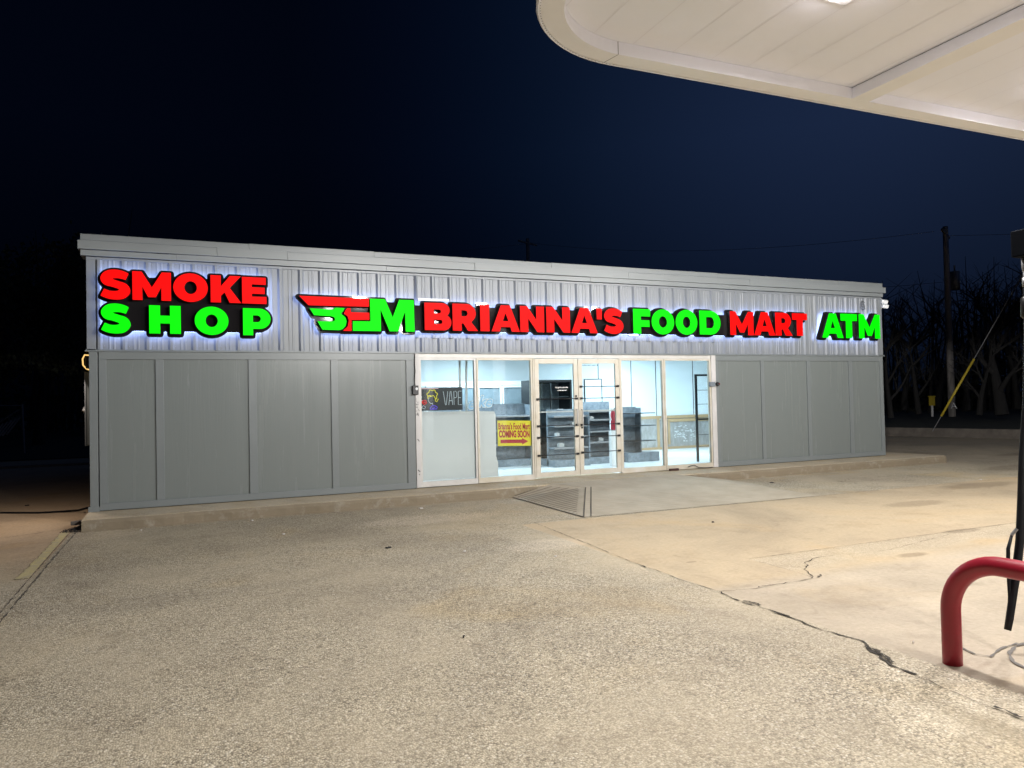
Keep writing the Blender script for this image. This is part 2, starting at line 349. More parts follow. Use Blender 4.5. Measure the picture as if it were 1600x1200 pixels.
# ------------------------------------------------------------------ outlines, text and filled shapes
def fill_outline(loops, depth, holes_ok=True):
    cu = bpy.data.curves.new('tmp', 'CURVE'); cu.dimensions = '2D'; cu.fill_mode = 'BOTH'; cu.extrude = depth / 2
    for lp in loops:
        s = cu.splines.new('POLY'); s.points.add(len(lp) - 1)
        for i, p in enumerate(lp): s.points[i].co = (p[0], p[1], 0, 1)
        s.use_cyclic_u = True
    o = bpy.data.objects.new('tmp', cu); COL.objects.link(o)
    dg = bpy.context.evaluated_depsgraph_get(); me = o.evaluated_get(dg).to_mesh()
    vs = [tuple(v.co) for v in me.vertices]; fs = [tuple(p.vertices) for p in me.polygons]; ns = [tuple(p.normal) for p in me.polygons]
    o.evaluated_get(dg).to_mesh_clear(); bpy.data.objects.remove(o); bpy.data.curves.remove(cu)
    return vs, fs, ns
def text_mesh(body, size, depth=0.0, bold=0.0, shear=0.0, sx=1.0):
    cu = bpy.data.curves.new('tmp', 'FONT'); cu.body = body; cu.size = size; cu.extrude = depth / 2; cu.offset = bold; cu.shear = shear
    cu.align_x = 'CENTER'; cu.align_y = 'CENTER'
    o = bpy.data.objects.new('tmp', cu); COL.objects.link(o)
    dg = bpy.context.evaluated_depsgraph_get(); me = o.evaluated_get(dg).to_mesh()
    vs = [(v.co.x * sx, v.co.y, v.co.z) for v in me.vertices]; fs = [tuple(p.vertices) for p in me.polygons]
    o.evaluated_get(dg).to_mesh_clear(); bpy.data.objects.remove(o); bpy.data.curves.remove(cu)
    return vs, fs
def upright(vs, yc, ox=0, oz=0): return [(x + ox, yc - z, y + oz) for x, y, z in vs]

def arc(cx, cy_, rx, ry, a0, a1, n=12):
    return [(cx + rx * math.cos(R(a0 + (a1 - a0) * i / n)), cy_ + ry * math.sin(R(a0 + (a1 - a0) * i / n))) for i in range(n + 1)]
def glyph(ch, w):
    """heavy geometric capitals, height 1, width w"""
    t, h = .35, .27
    if ch == 'I': return [[(0, 0), (w, 0), (w, 1), (0, 1)]]
    if ch == 'H': return [[(0, 0), (t, 0), (t, .36), (w - t, .36), (w - t, 0), (w, 0), (w, 1), (w - t, 1), (w - t, .64), (t, .64), (t, 1), (0, 1)]]
    if ch == 'E': return [[(0, 0), (w, 0), (w, h), (t, h), (t, .375), (w * .93, .375), (w * .93, .625), (t, .625), (t, 1 - h), (w * .98, 1 - h), (w * .98, 1), (0, 1)]]
    if ch == 'F': return [[(0, 0), (t + .02, 0), (t + .02, .28), (w * .95, .28), (w * .95, .55), (t + .02, .55), (t + .02, .70), (w, .70), (w, 1), (0, 1)]]
    if ch == 'T': return [[(w / 2 - .18, 0), (w / 2 + .18, 0), (w / 2 + .18, .71), (w, .71), (w, 1), (0, 1), (0, .71), (w / 2 - .18, .71)]]
    if ch == 'M': return [[(0, 0), (.31, 0), (.31, .47), (w / 2 - .12, .11), (w / 2 + .12, .11), (w - .31, .47), (w - .31, 0), (w, 0), (w, 1), (w - .29, 1), (w / 2, .46), (.29, 1), (0, 1)]]
    if ch == 'N': return [[(0, 0), (.34, 0), (.34, .52), (w - .30, 0), (w, 0), (w, 1), (w - .34, 1), (w - .34, .48), (.30, 1), (0, 1)]]
    if ch == 'A': return [[(0, 0), (.34, 0), (.40, .17), (w - .40, .17), (w - .34, 0), (w, 0), (w / 2 + .19, 1), (w / 2 - .19, 1)],
                          [(w / 2, .70), (w / 2 - .115, .40), (w / 2 + .115, .40)]]
    if ch == 'K': return [[(0, 0), (t, 0), (t, .25), (t + .13, .38), (w - .41, 0), (w, 0), (w - .40, .55), (w - .01, 1), (w - .39, 1), (t, .60), (t, 1), (0, 1)]]
    if ch == 'O': return [arc(w / 2, .5, w / 2, .515, 0, 350, 35), arc(w / 2, .5, w / 2 - .365, .23, 0, 345, 23)]
    if ch == 'D': return [[(0, 0)] + arc(w - .52, .5, .52, .5, -90, 90, 16) + [(0, 1)], [(t, .27)] + arc(w - .50, .5, .15, .23, -90, 90, 10) + [(t, .73)]]
    if ch == 'P': return [[(0, 0), (t, 0), (t, .24)] + arc(w - .40, .62, .40, .38, -90, 90, 14) + [(0, 1)], [(t, .49)] + arc(w - .47, .615, .12, .125, -90, 90, 8) + [(t, .74)]]
    if ch == 'R': return [[(0, 0), (t, 0), (t, .27), (t + .07, .27), (w - .40, 0), (w, 0), (w - .26, .32)] + arc(w - .46, .65, .38, .35, -52, 90, 12) + [(0, 1)],
                          [(t, .54)] + arc(w - .52, .65, .11, .11, -90, 90, 8) + [(t, .76)]]
    if ch == 'B': return [[(0, 0)] + arc(w - .31, .295, .31, .295, -90, 42, 10) + arc(w - .36, .745, .30, .255, -48, 90, 10) + [(0, 1)],
                          [(t, .23)] + arc(w - .42, .31, .07, .075, -90, 90, 6) + [(t, .385)], [(t, .62)] + arc(w - .47, .69, .07, .07, -90, 90, 6) + [(t, .76)]]
    if ch == "'": return [[(0.04, 0), (w - .04, 0), (w, 1), (0, 1)]]
    if ch == 'S':
        P0 = [(.89 * w, .775), (.72 * w, .835), (.50 * w, .86), (.30 * w, .82), (.205 * w, .71), (.25 * w, .61), (.42 * w, .55), (.60 * w, .495), (.77 * w, .42), (.81 * w, .30), (.70 * w, .185), (.50 * w, .145), (.28 * w, .165), (.08 * w, .24)]
        hw = [.115, .13, .14, .15, .165, .145, .12, .12, .14, .165, .155, .14, .13, .125]
        P_ = []; H_ = []
        for i in range(len(P0) - 1):
            p0, p1, p2, p3 = P0[max(i - 1, 0)], P0[i], P0[i + 1], P0[min(i + 2, len(P0) - 1)]
            for k in range(5):
                u = k / 5
                P_.append(tuple(.5 * (2 * p1[j] + (p2[j] - p0[j]) * u + (2 * p0[j] - 5 * p1[j] + 4 * p2[j] - p3[j]) * u * u + (3 * p1[j] - p0[j] - 3 * p2[j] + p3[j]) * u ** 3) for j in (0, 1)))
                H_.append(hw[i] * (1 - u) + hw[i + 1] * u)
        P_.append(P0[-1]); H_.append(hw[-1]); l, r_ = [], []
        for i, p in enumerate(P_):
            a, b = P_[max(i - 1, 0)], P_[min(i + 1, len(P_) - 1)]; dx, dy = b[0] - a[0], b[1] - a[1]; q = math.hypot(dx, dy); nx, ny = -dy / q, dx / q
            k = H_[i]; l.append((p[0] + nx * k, p[1] + ny * k)); r_.append((p[0] - nx * k, p[1] - ny * k))
        quads = [[l[i], l[i + 1], r_[i + 1], r_[i]] for i in range(len(l) - 1)]
        lp = max(offset_union(quads, [], .004, .011), key=len)
        x0, x1 = min(p[0] for p in lp), max(p[0] for p in lp); y0, y1 = min(p[1] for p in lp), max(p[1] for p in lp)
        return [[((p[0] - x0) / (x1 - x0) * w, (p[1] - y0) / (y1 - y0) * 1.03 - .015) for p in lp]]
def place(ch, x0, x1, z0, z1):
    h = z1 - z0; return [[(x0 + px * h, z0 + pz * h) for px, pz in lp] for lp in glyph(ch, (x1 - x0) / h)]

def seg_dist(px, pz, lp):
    d = np.full(px.shape, 9.0)
    for i in range(len(lp)):
        ax, az = lp[i]; bx, bz = lp[(i + 1) % len(lp)]; dx, dz = bx - ax, bz - az; q = dx * dx + dz * dz + 1e-12
        u = np.clip(((px - ax) * dx + (pz - az) * dz) / q, 0, 1); d = np.minimum(d, np.hypot(px - ax - u * dx, pz - az - u * dz))
    return d
def inside(px, pz, lp):
    ins = np.zeros(px.shape, bool)
    for i in range(len(lp)):
        ax, az = lp[i]; bx, bz = lp[(i + 1) % len(lp)]
        if az == bz: continue
        c = ((az > pz) != (bz > pz)) & (px < (bx - ax) * (pz - az) / (bz - az) + ax); ins ^= c
    return ins
def offset_union(outers, rects, margin, step=.0125):
    """outline of every shape grown by margin and merged"""
    allp = [p for lp in outers + rects for p in lp]
    x0, x1 = min(p[0] for p in allp) - .12, max(p[0] for p in allp) + .12; z0, z1 = min(p[1] for p in allp) - .12, max(p[1] for p in allp) + .12
    nx, nz = int((x1 - x0) / step) + 1, int((z1 - z0) / step) + 1
    gx, gz = np.meshgrid(x0 + np.arange(nx) * step, z0 + np.arange(nz) * step, indexing='ij'); f = np.full(gx.shape, 9.0)
    for lp, m in [(l, margin) for l in outers] + [(r_, 0.0) for r_ in rects]:
        lx0, lx1 = min(p[0] for p in lp) - .15, max(p[0] for p in lp) + .15
        i0, i1 = max(0, int((lx0 - x0) / step)), min(nx, int((lx1 - x0) / step) + 2)
        sx, sz = gx[i0:i1], gz[i0:i1]; d = seg_dist(sx, sz, lp); d = np.where(inside(sx, sz, lp), -d, d) - m
        f[i0:i1] = np.minimum(f[i0:i1], d)
    f = np.where(np.abs(f) < 1e-6, 1e-6, f); segs = {}
    def pt(a, b):
        fa, fb = f[a], f[b]; u = fa / (fa - fb); return (round(gx[a] + (gx[b] - gx[a]) * u, 5), round(gz[a] + (gz[b] - gz[a]) * u, 5))
    neg = f < 0
    cells = np.argwhere((neg[:-1, :-1] != neg[1:, :-1]) | (neg[:-1, :-1] != neg[:-1, 1:]) | (neg[1:, 1:] != neg[1:, :-1]) | (neg[1:, 1:] != neg[:-1, 1:]))
    for i, j in cells:
        c = [(i, j), (i + 1, j), (i + 1, j + 1), (i, j + 1)]; ent = []
        for k in range(4):
            a, b = c[k], c[(k + 1) % 4]
            if neg[a] != neg[b]: ent.append((neg[a], pt(a, b) if a < b else pt(b, a)))
        for k in range(0, len(ent)):
            if ent[k][0]:   # leaving the inside: segment runs to the next entering edge
                o_ = ent[(k + 1) % len(ent)]; segs[ent[k][1]] = o_[1]
    loops = []
    while segs:
        s0 = next(iter(segs)); lp = [s0]; nx_ = segs.pop(s0)
        while nx_ in segs: lp.append(nx_); nx_ = segs.pop(nx_)
        if len(lp) > 8: loops.append(lp[::2] if len(lp) > 60 else lp)
    return loops

def led_sign(label, letters, rects, extra=None, origin=(0, 0)):
    """channel letters on a raised glossy backer with a halo of white LEDs behind it"""
    root = empty('channel_letter_sign', (origin[0], D, origin[1]), label, 'sign')
    outers = []; made = []
    for ch, x0, x1, z0, z1, colr in letters:
        lps = place(ch, x0, x1, z0, z1); outers.append(lps[0]); made.append((lps, colr, ch))
    for lps, colr, nm in (extra or []):
        outers.append(lps[0]); made.append((lps, colr, nm))
    outl = offset_union(outers, rects, .043)
    vs, fs, ns = fill_outline(outl, .028)
    mb = MB(); mb.add(upright(vs, D - .100), fs); mb.build('backer_panel', M['backer'], root)
    bk = root.children[-1]
    # LED halo: emitting back of the panel, slightly inside its edge
    inl = offset_union(outers, rects, .020)
    vs, fs, ns = fill_outline(inl, .008)
    mb = MB(); mb.add(upright(vs, D - .080), fs); mb.build('halo_light', M['halo'], bk)
    for lps, colr, nm in made:
        vs, fs, ns = fill_outline(lps, .098)
        mb = MB(); mb.add(upright(vs, D - .164), fs); mb.m = [1 if n[2] > .5 else 0 for n in ns]
        mb.build('letter' if len(nm) == 1 else nm, [M['return'], M['red_face' if colr == 'r' else 'green_face']], root)
    return root

# ================================================================== GROUND
mb = MB(); mb.poly([(-300, -60, 0), (300, -60, 0), (300, 320, 0), (-300, 320, 0)])
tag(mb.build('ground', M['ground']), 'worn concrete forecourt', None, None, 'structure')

# pavement slab along the shop front: straight pieces with a lowered ramp in the middle
EDGE = 10.98
mb = MB()
def edge_y(x): return EDGE + .02 * math.sin(x * 1.7) + .012 * math.sin(x * 5.3)
def top_z(x): return SZ + .028 * math.exp(-((x - 6.6) / 1.8) ** 2)
xs = [-1.14 + i * .12 for i in range(138)]; xs = [x for x in xs if x <= 15.3]
rows = []
rng = random.Random(3)
for x in xs:
    ye = edge_y(x); zt = top_z(x); j = rng.uniform(-.008, .008)
    rows.append([(x, D + .3, zt), (x, ye + .05, zt), (x, ye + .012 + j * .4, zt - .012), (x, ye + j, zt - .05), (x, ye + j * .5, 0.0)])
vs = [p for r_ in rows for p in r_]; n = 5
mb.add(vs, [(i * n + k, i * n + k + 1, (i + 1) * n + k + 1, (i + 1) * n + k) for i in range(len(rows) - 1) for k in range(n - 1)])
xe = xs[-1]
mb.poly([(xe, D + .3, 0), (xe, D + .3, top_z(xe)), (xe, EDGE + .05, top_z(xe)), (xe, EDGE, top_z(xe) - .05), (xe, EDGE, 0)])
mb.poly([(xs[0], D + .3, 0), (xs[0], EDGE, 0), (xs[0], EDGE, .10), (xs[0], EDGE + .05, top_z(xs[0])), (xs[0], D + .3, top_z(xs[0]))])
mb.box(14.45, 15.3, D + .298, 13.0, 0, SZ - .004)
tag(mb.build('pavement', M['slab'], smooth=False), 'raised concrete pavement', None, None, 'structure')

# ramp up to the doors, with a grooved west flare
mb = MB()
RT = .178
mb.poly([(4.86, 8.60, .004), (8.9, 8.50, .004), (8.1, EDGE + .02, RT), (5.97, 10.48, .140)])
mb.poly([(5.97, 10.48, .140), (8.1, EDGE + .02, RT), (5.58, EDGE + .02, RT)])
mb.poly([(8.9, 8.50, .004), (9.35, 10.93, .004), (8.1, EDGE + .02, RT)])
rt_ = M['ramp'].node_tree; wv = N(rt_, 'ShaderNodeTexWave'); wv.bands_direction = 'Y'; wv.inputs['Scale'].default_value = 2.6; wv.inputs['Distortion'].default_value = .3
tw = N(rt_, 'ShaderNodeTexCoord'); L(rt_, tw.outputs['Object'], wv.inputs['Vector']); wb = N(rt_, 'ShaderNodeBump'); wb.inputs['Strength'].default_value = .35; wb.inputs['Distance'].default_value = .01
L(rt_, wv.outputs['Fac'], wb.inputs['Height']); L(rt_, wb.outputs[0], rt_.nodes['Principled BSDF'].inputs['Normal'])
tag(mb.build('ramp', M['ramp']), 'concrete ramp', None, None, 'structure')
mb = MB()
a0, a1 = Vector((4.86, 8.60, .005)), Vector((5.97, 10.48, .138)); b0, b1 = Vector((4.86, 8.60, .005)), Vector((4.90, EDGE, .006))
b2 = Vector((5.60, EDGE - .005, RT - .004)); 
mb.poly([a0, a1, b1]); mb.poly([a1, b2, b1])
tag(mb.build('ramp_flare', M['ramp']), 'ramp flare', None, None, 'structure')
mb = MB()
for k in range(1, 19):
    y = 8.75 + k * .125
    def lerp(p, q, u): return p + (q - p) * u
    pl = lerp(b0, b1, (y - 8.6) / (EDGE - 8.6))
    pr_ = lerp(a0, a1, (y - 8.6) / (10.48 - 8.6)) if y < 10.48 else lerp(a1, b2, (y - 10.48) / (EDGE - 10.48))
    if (pr_ - pl).length > .15:
        d_ = (pr_ - pl).normalized(); w_ = Vector((0, .011, 0)); p0, p1 = pl + d_ * .05 + Vector((0, 0, .006)), pr_ - d_ * .12 + Vector((0, 0, .006))
        mb.poly([p0 - w_, p1 - w_, p1 + w_, p0 + w_])
for p0, p1 in ((a0, a1), (a0 + Vector((.11, 0, 0)), a1 + Vector((.10, 0, 0.002))), (b0, b1)):
    w_ = Vector((.009, 0, 0)); z_ = Vector((0, 0, .005)); mb.poly([p0 - w_ + z_, p0 + w_ + z_, p1 + w_ + z_, p1 - w_ + z_])
tag(mb.build('ramp_grooves', M['joint']), 'ramp grooves', None, None, 'structure')

def jag(pts, w, z=.004, jitter=.012, step=.05, seed=1, gap=0.0):
    rg = random.Random(seed); out = []
    for i in range(len(pts) - 1):
        a, b = Vector((*pts[i], 0)), Vector((*pts[i + 1], 0)); n_ = max(1, int((b - a).length / step))
        for k in range(n_): out.append(a + (b - a) * k / n_)
    out.append(Vector((*pts[-1], 0))); l, r_ = [], []
    for i, p in enumerate(out):
        t_ = (out[min(i + 1, len(out) - 1)] - out[max(i - 1, 0)]).normalized(); nn = Vector((-t_.y, t_.x, 0)); p = p + nn * rg.uniform(-jitter, jitter)
        ww = w * .72 * rg.uniform(.25, 1.3) * (1 if rg.random() > gap else .25); l.append(p + nn * ww / 2 + Vector((0, 0, z))); r_.append(p - nn * ww / 2 + Vector((0, 0, z)))
    m = MB(); nn = len(out); m.add(l + r_, [(i, nn + i, nn + i + 1, i + 1) for i in range(nn - 1)]); return m
J = 'structure'
for nm, pts, w, jit, sd, mt in [
    ('ground_crack', [(4.12, 8.56), (3.99, 6.89), (3.90, 5.86), (3.91, 5.58), (3.88, 5.26), (3.91, 4.76)], .010, .006, 1, 'joint'),
    ('ground_crack', [(3.91, 4.76), (3.85, 4.51), (3.87, 4.26), (3.88, 3.98), (3.84, 3.72), (3.89, 3.38)], .020, .012, 2, 'crack'),
    ('ground_crack', [(3.89, 3.38), (3.78, 3.22), (3.69, 3.02), (3.67, 2.86)], .030, .014, 3, 'crack'),
    ('ground_crack', [(3.67, 2.86), (3.63, 2.65), (3.61, 2.5), (3.60, 2.36), (3.59, 2.24), (3.55, 1.6)], .008, .006, 4, 'crack'),
    ('ground_crack', [(3.91, 4.76), (4.22, 4.70), (4.87, 4.73)], .010, .012, 5, 'crack'),
    ('ground_crack', [(4.87, 4.73), (4.97, 4.86), (5.02, 4.92), (5.05, 5.0), (5.12, 5.03), (5.25, 5.19), (5.5, 5.30), (5.72, 5.31)], .016, .02, 6, 'crack'),
    ('ground_crack', [(5.99, 5.25), (6.38, 5.21), (7.6, 5.45)], .007, .01, 7, 'crack'),
    ('expansion_joint', [(4.92, 5.57), (7, 5.56), (9.5, 5.55), (16, 5.5)], .012, .002, 8, 'joint'),
    ('expansion_joint', [(4.93, 5.57), (4.91, 4.95), (4.88, 4.73)], .008, .003, 9, 'joint'),
    ('expansion_joint', [(4.10, 8.57), (4.9, 8.56), (6.76, 8.51), (8.66, 8.47), (10.25, 8.44), (14, 8.36)], .014, .003, 10, 'joint'),
    ('expansion_joint', [(-1.20, 11.15), (-1.215, 9), (-1.215, 6.6), (-1.21, 3)], .020, .004, 11, 'joint'),
    ('expansion_joint', [(-1.27, 11.15), (-1.275, 9), (-1.27, 6.6), (-1.27, 3)], .012, .004, 12, 'joint'),
    ('ground_crack', [(-1.33, 11.4), (-2.0, 11.0), (-3.2, 10.75), (-5, 10.7)], .012, .02, 13, 'crack'),
    ('ground_crack', [(10.6, 9.6), (11.2, 9.9), (12.3, 9.75), (14.4, 9.5)], .014, .03, 14, 'crack'),
    ('ground_crack', [(8.4, 10.6), (9.7, 10.0), (11.4, 9.4)], .008, .02, 15, 'crack'),
]:
    tag(jag(pts, w, jitter=jit, seed=sd, z=.0045 + sd * .0002, gap=.2).build(nm, M[mt]), None, None, None, J)
# crumbled edges beside the crack
for k, (x, y, dx, dy, w) in enumerate([(3.90, 5.84, -.02, -.10, .022), (3.885, 4.46, .02, -.16, .030), (3.86, 4.12, .01, -.14, .026), (3.83, 3.33, -.06, -.20, .040), (3.79, 3.20, -.07, -.16, .030), (4.93, 4.73, .08, .05, .030), (3.625, 2.40, -.02, -.14, .024), (4.25, 4.71, .14, .01, .014)]):
    tag(jag([(x, y), (x + dx * .5 + .01, y + dy * .5), (x + dx, y + dy)], w, jitter=.010, step=.018, seed=90 + k, z=.0082 + k * .0002).build('ground_crack', M['crack']), None, None, None, J)
# yellow paint beside the western joint
M['yellow_paint'] = mat('worn_yellow_paint', (.40, .35, .26), .85, col2=(.62, .52, .22), vscale=9)
m = MB(); rg = random.Random(60); pl_ = [(-1.375 + rg.uniform(-.012, .012) - (y < 8.5) * .03 * rg.random(), y) for y in [8.22 + i * .06 for i in range(49)]]
m.add([(x, y, .0062) for x, y in pl_] + [(-1.285, y, .0062) for x, y in pl_], [(i, 49 + i, 50 + i, i + 1) for i in range(48)])
tag(m.build('painted_line', M['yellow_paint']), 'faded yellow painted line', None, None, J)
m = jag([(-6, 14.5), (-3.6, 14.45), (-2.5, 14.4)], .14, z=.0062, jitter=.01, step=.08, seed=61, gap=.4)
tag(m.build('painted_line', M['yellow_paint']), 'faded yellow painted line', None, None, J)
def px_ground(u, v):
    d_ = fwd + rt * ((u - 800) / FPX) + up * (-(v - 600) / FPX); k_ = -EYE / d_.z; return (d_.x * k_, d_.y * k_)
M['hose_shadow'] = mat('hose_shadow_strip', (.16, .145, .13), .8, var=.1)  # shadow loops of the hose, laid on the paving as dark strips
for pts_, w_ in (([px_ground(*q) for q in ((1500, 1012), (1525, 1024), (1548, 1027), (1565, 1014), (1590, 1006))], .022), ([px_ground(*q) for q in ((1640, 1000), (1605, 1005), (1585, 1012), (1577, 1022), (1583, 1035), (1603, 1046), (1640, 1050))], .030)):
    tag(jag(pts_, w_, jitter=.002, step=.03, seed=5, z=.0066).build('hose_shadow_strip', M['hose_shadow']), None, None, None, J)

# far side: low retaining kerb and dark verge on the east, verge beyond the lot on the west
def far_line(x): return 18.97 + (x - 23.43) * (-4.0 / .78)
mb = MB()
k0, k1 = Vector((21.5, 29.0, 0)), Vector((27.6, -2.5, 0)); dr = (k1 - k0).normalized(); nr = Vector((-dr.y, dr.x, 0))
if nr.x < 0: nr = -nr
H_ = .30
mb.add([k0, k1, k1 + Vector((0, 0, H_)), k0 + Vector((0, 0, H_)), k0 + nr * .2 + Vector((0, 0, H_)), k1 + nr * .2 + Vector((0, 0, H_))], [(0, 1, 2, 3), (3, 2, 5, 4)])
tag(mb.build('kerb', M['kerb']), 'low concrete kerb', None, None, J)
mb = MB(); q0, q1 = k0 + nr * .2, k1 + nr * .2
mb.poly([(q0.x, q0.y, H_ - .02), (q1.x, q1.y, H_ - .02), (260, -40, 1.2), (260, 240, 1.2), (22, 240, .6)])
tag(mb.build('verge', M['grass']), 'dark grass verge', None, None, J)
mb = MB(); mb.poly([(-200, 30, .03), (20.5, 28.0, .03), (21.5, 240, .6), (-200, 240, 1.0)])
tag(mb.build('verge', M['grass']), 'dark grass verge', None, None, J)
mb = MB(); mb.box(-60, -2.0, 24.6, 24.8, 0, .06)
tag(mb.build('kerb', M['kerb']), 'low kerb', None, None, J)

# ================================================================== THE SHOP BUILDING
B = empty('shop_building', (6.6, D, 0), 'long low grey shop building with ribbed metal fascia and lit glass storefront', 'building')
XL, XR, YB = -1.11, 14.40, 21.5
# cornice
def band(name, x0, x1, ya, z0, z1, m, bev=.004):
    return MB().box(x0, x1, ya, D + .3, z0, z1).build(name, m, B, bevel=bev)
def lapped(xs_, ya, z0, z1):
    for i, (a, b) in enumerate(zip(xs_[:-1], xs_[1:])): band('cornice', a, b - .003, ya - .0018 * (i % 2), z0 - .001 * (i % 2), z1 - .004 * ((i + 1) % 2), M['cornice'], .0025)
lapped((-1.205, 1.0, 2.9, 6.1, 9.8, 13.1, 14.43), D - .055, 3.915, 4.005)
lapped((-1.235, .55, 1.55, 4.62, 7.7, 10.6, 14.50), D - .085, 3.787, 3.912)
lapped((-1.205, .0, 3.1, 6.9, 10.1, 14.45), D - .050, 3.702, 3.784)
band('cornice', -1.14, 14.42, D - .030, 3.655, 3.690, M['metal'], .002)
MB().box(XL + .1, XR - .1, D + .3, YB, 3.55, 3.80).build('roof', M['dark'], B)
MB().box(XL - .03, XL + .2, D + .301, YB, 3.60, 4.0).build('cornice', M['cornice'], B)
MB().box(XR - .2, XR + .03, D + .301, YB, 3.60, 4.0).build('cornice', M['cornice'], B)
# walls
MB().box(XL, XL + .2, D + .06, YB, 0, 3.6).build('side_wall', M['panel'], B)
MB().box(XR - .2, XR, D + .06, YB, 0, 3.6).build('side_wall', M['panel'], B)
MB().box(XL + .2, XR - .2, YB - .2, YB, 0, 3.6).build('rear_wall', M['panel'], B)
MB().box(XL + .2, XR - .2, D + .09, D + .25, 2.42, 3.6).build('front_wall', M['panel'], B)
# ribbed fascia
def ribbed(x0, x1, z0, z1, ybase, phase):
    p = .3048; pts = []
    x = phase - p * math.ceil((phase - x0) / p) - p
    while x < x1 + p:
        for dx, dy in ((-.045, 0), (-.016, .032), (.016, .032), (.045, 0), (.110, 0), (.118, .005), (.134, .005), (.142, 0), (.166, 0), (.174, .005), (.190, .005), (.198, 0)):
            pts.append((x + dx, ybase - dy))
        x += p
    pts = [q for q in pts if x0 <= q[0] <= x1]; pts = [(x0, ybase)] + pts + [(x1, ybase)]
    n = len(pts); return MB().add([(a, b, z0) for a, b in pts] + [(a, b, z1) for a, b in pts], [(i, i + 1, n + i + 1, n + i) for i in range(n - 1)])
def screws(b, x0, x1, y):
    b.mi = 1; rg = random.Random(5); x = x0 + .1
    while x < x1:
        for z in (2.45, 3.62): b.ball((x + rg.uniform(-.01, .01), y - .002, z), .007, 3)
        x += .3048
    return b
screws(ribbed(-1.03, 3.565, 2.40, 3.655, D, 3.584), -1.03, 3.5, D).build('corrugated_fascia', [M['metal'], M['wire']], B)
ribbed(3.57, 14.30, 2.63, 3.655, D - .006, 3.584).build('corrugated_fascia', M['metal'], B)
ribbed(3.57, 9.70, 2.40, 2.632, D, 3.584 + .11).build('corrugated_fascia', M['metal'], B)
screws(ribbed(9.70, 14.30, 2.40, 2.629, D - .004, 3.584), 9.7, 14.2, D - .004).build('corrugated_fascia', [M['metal'], M['wire']], B)
# corner trims of the fascia
MB().box(-1.14, -1.03, D - .02, D + .2, 2.39, 3.66).build('corner_trim', M['metal'], B, bevel=.002)
MB().box(14.30, 14.42, D - .02, D + .2, 2.39, 3.66).build('corner_trim', M['metal'], B, bevel=.002)
# drip flashing
MB().box(-1.16, 14.44, D - .045, D + .06, 2.372, 2.390).box(-1.15, 14.43, D - .020, D - .0, 2.391, 2.405).build('drip_flashing', M['trim'], B)
# panelled wall left and right of the storefront
def panelled(x0, x1, bat, rail_top=2.262, rail_bot=.262, zt=2.371):
    MB().box(x0, x1, D - .0, D + .055, SZ + .005, zt).build('wall_panel', M['panel'], B)
    for a, b in bat: MB().box(a, b, D - .022, D - .001, rail_bot, rail_top).build('batten', M['trim'], B, bevel=.002)
    MB().box(x0 + .002, x1 - .002, D - .024, D - .001, rail_top + .001, zt).build('batten', M['trim'], B, bevel=.002)
    MB().box(x0 + .002, x1 - .002, D - .024, D - .001, SZ + .012, rail_bot - .001).build('batten', M['trim'], B, bevel=.002)
panelled(-1.0, 3.545, [(-.998, -.907), (-.286, -.182), (.97, 1.082), (2.19, 2.295), (3.405, 3.543)])
panelled(9.712, 14.40, [(9.714, 9.79), (10.872, 10.957), (12.127, 12.218), (13.345, 13.451), (14.30, 14.398)])
MB().box(-1.115, -1.012, D - .03, D + .06, SZ + .002, 2.371).build('corner_trim', M['trim'], B, bevel=.003)
MB().box(-1.14, -1.0, D - .034, D + .05, SZ, SZ + .07).build('corner_trim', M['trim'], B, bevel=.003)
# storefront: jambs, head
jl = MB().box(3.548, 3.618, D - .035, D + .07, SZ + .02, 2.371); jl.mi = 1
MB().box(9.600, 9.708, D - .035, D + .07, SZ + .01, 2.371).build('jamb', M['jamb'], B, bevel=.003)
MB().box(3.62, 9.598, D - .012, D + .06, 2.30, 2.371).build('door_head', M['alu'], B, bevel=.002)
def window(x0, x1, zs, dirty=False):
    m = MB(); f = .035; m.box(x0, x0 + f, D - .02, D + .05, zs + .09, 2.298).box(x1 - f, x1, D - .02, D + .05, zs + .09, 2.298)
    m.box(x0 + f, x1 - f, D - .018, D + .05, 2.265, 2.298).box(x0, x1, D - .025, D + .055, zs, zs + .089)
    w = m.build('window', M['alu_dirty' if dirty else 'alu'], B, bevel=.002)
    MB().box(x0 + f, x1 - f, D + .012, D + .018, zs + .09, 2.264).build('pane', M['glass'], w)
    return w
window(3.62, 4.628, .175); window(4.636, 5.690, .175, True); window(7.500, 8.478, .175, True); window(8.486, 9.597, .17, True)
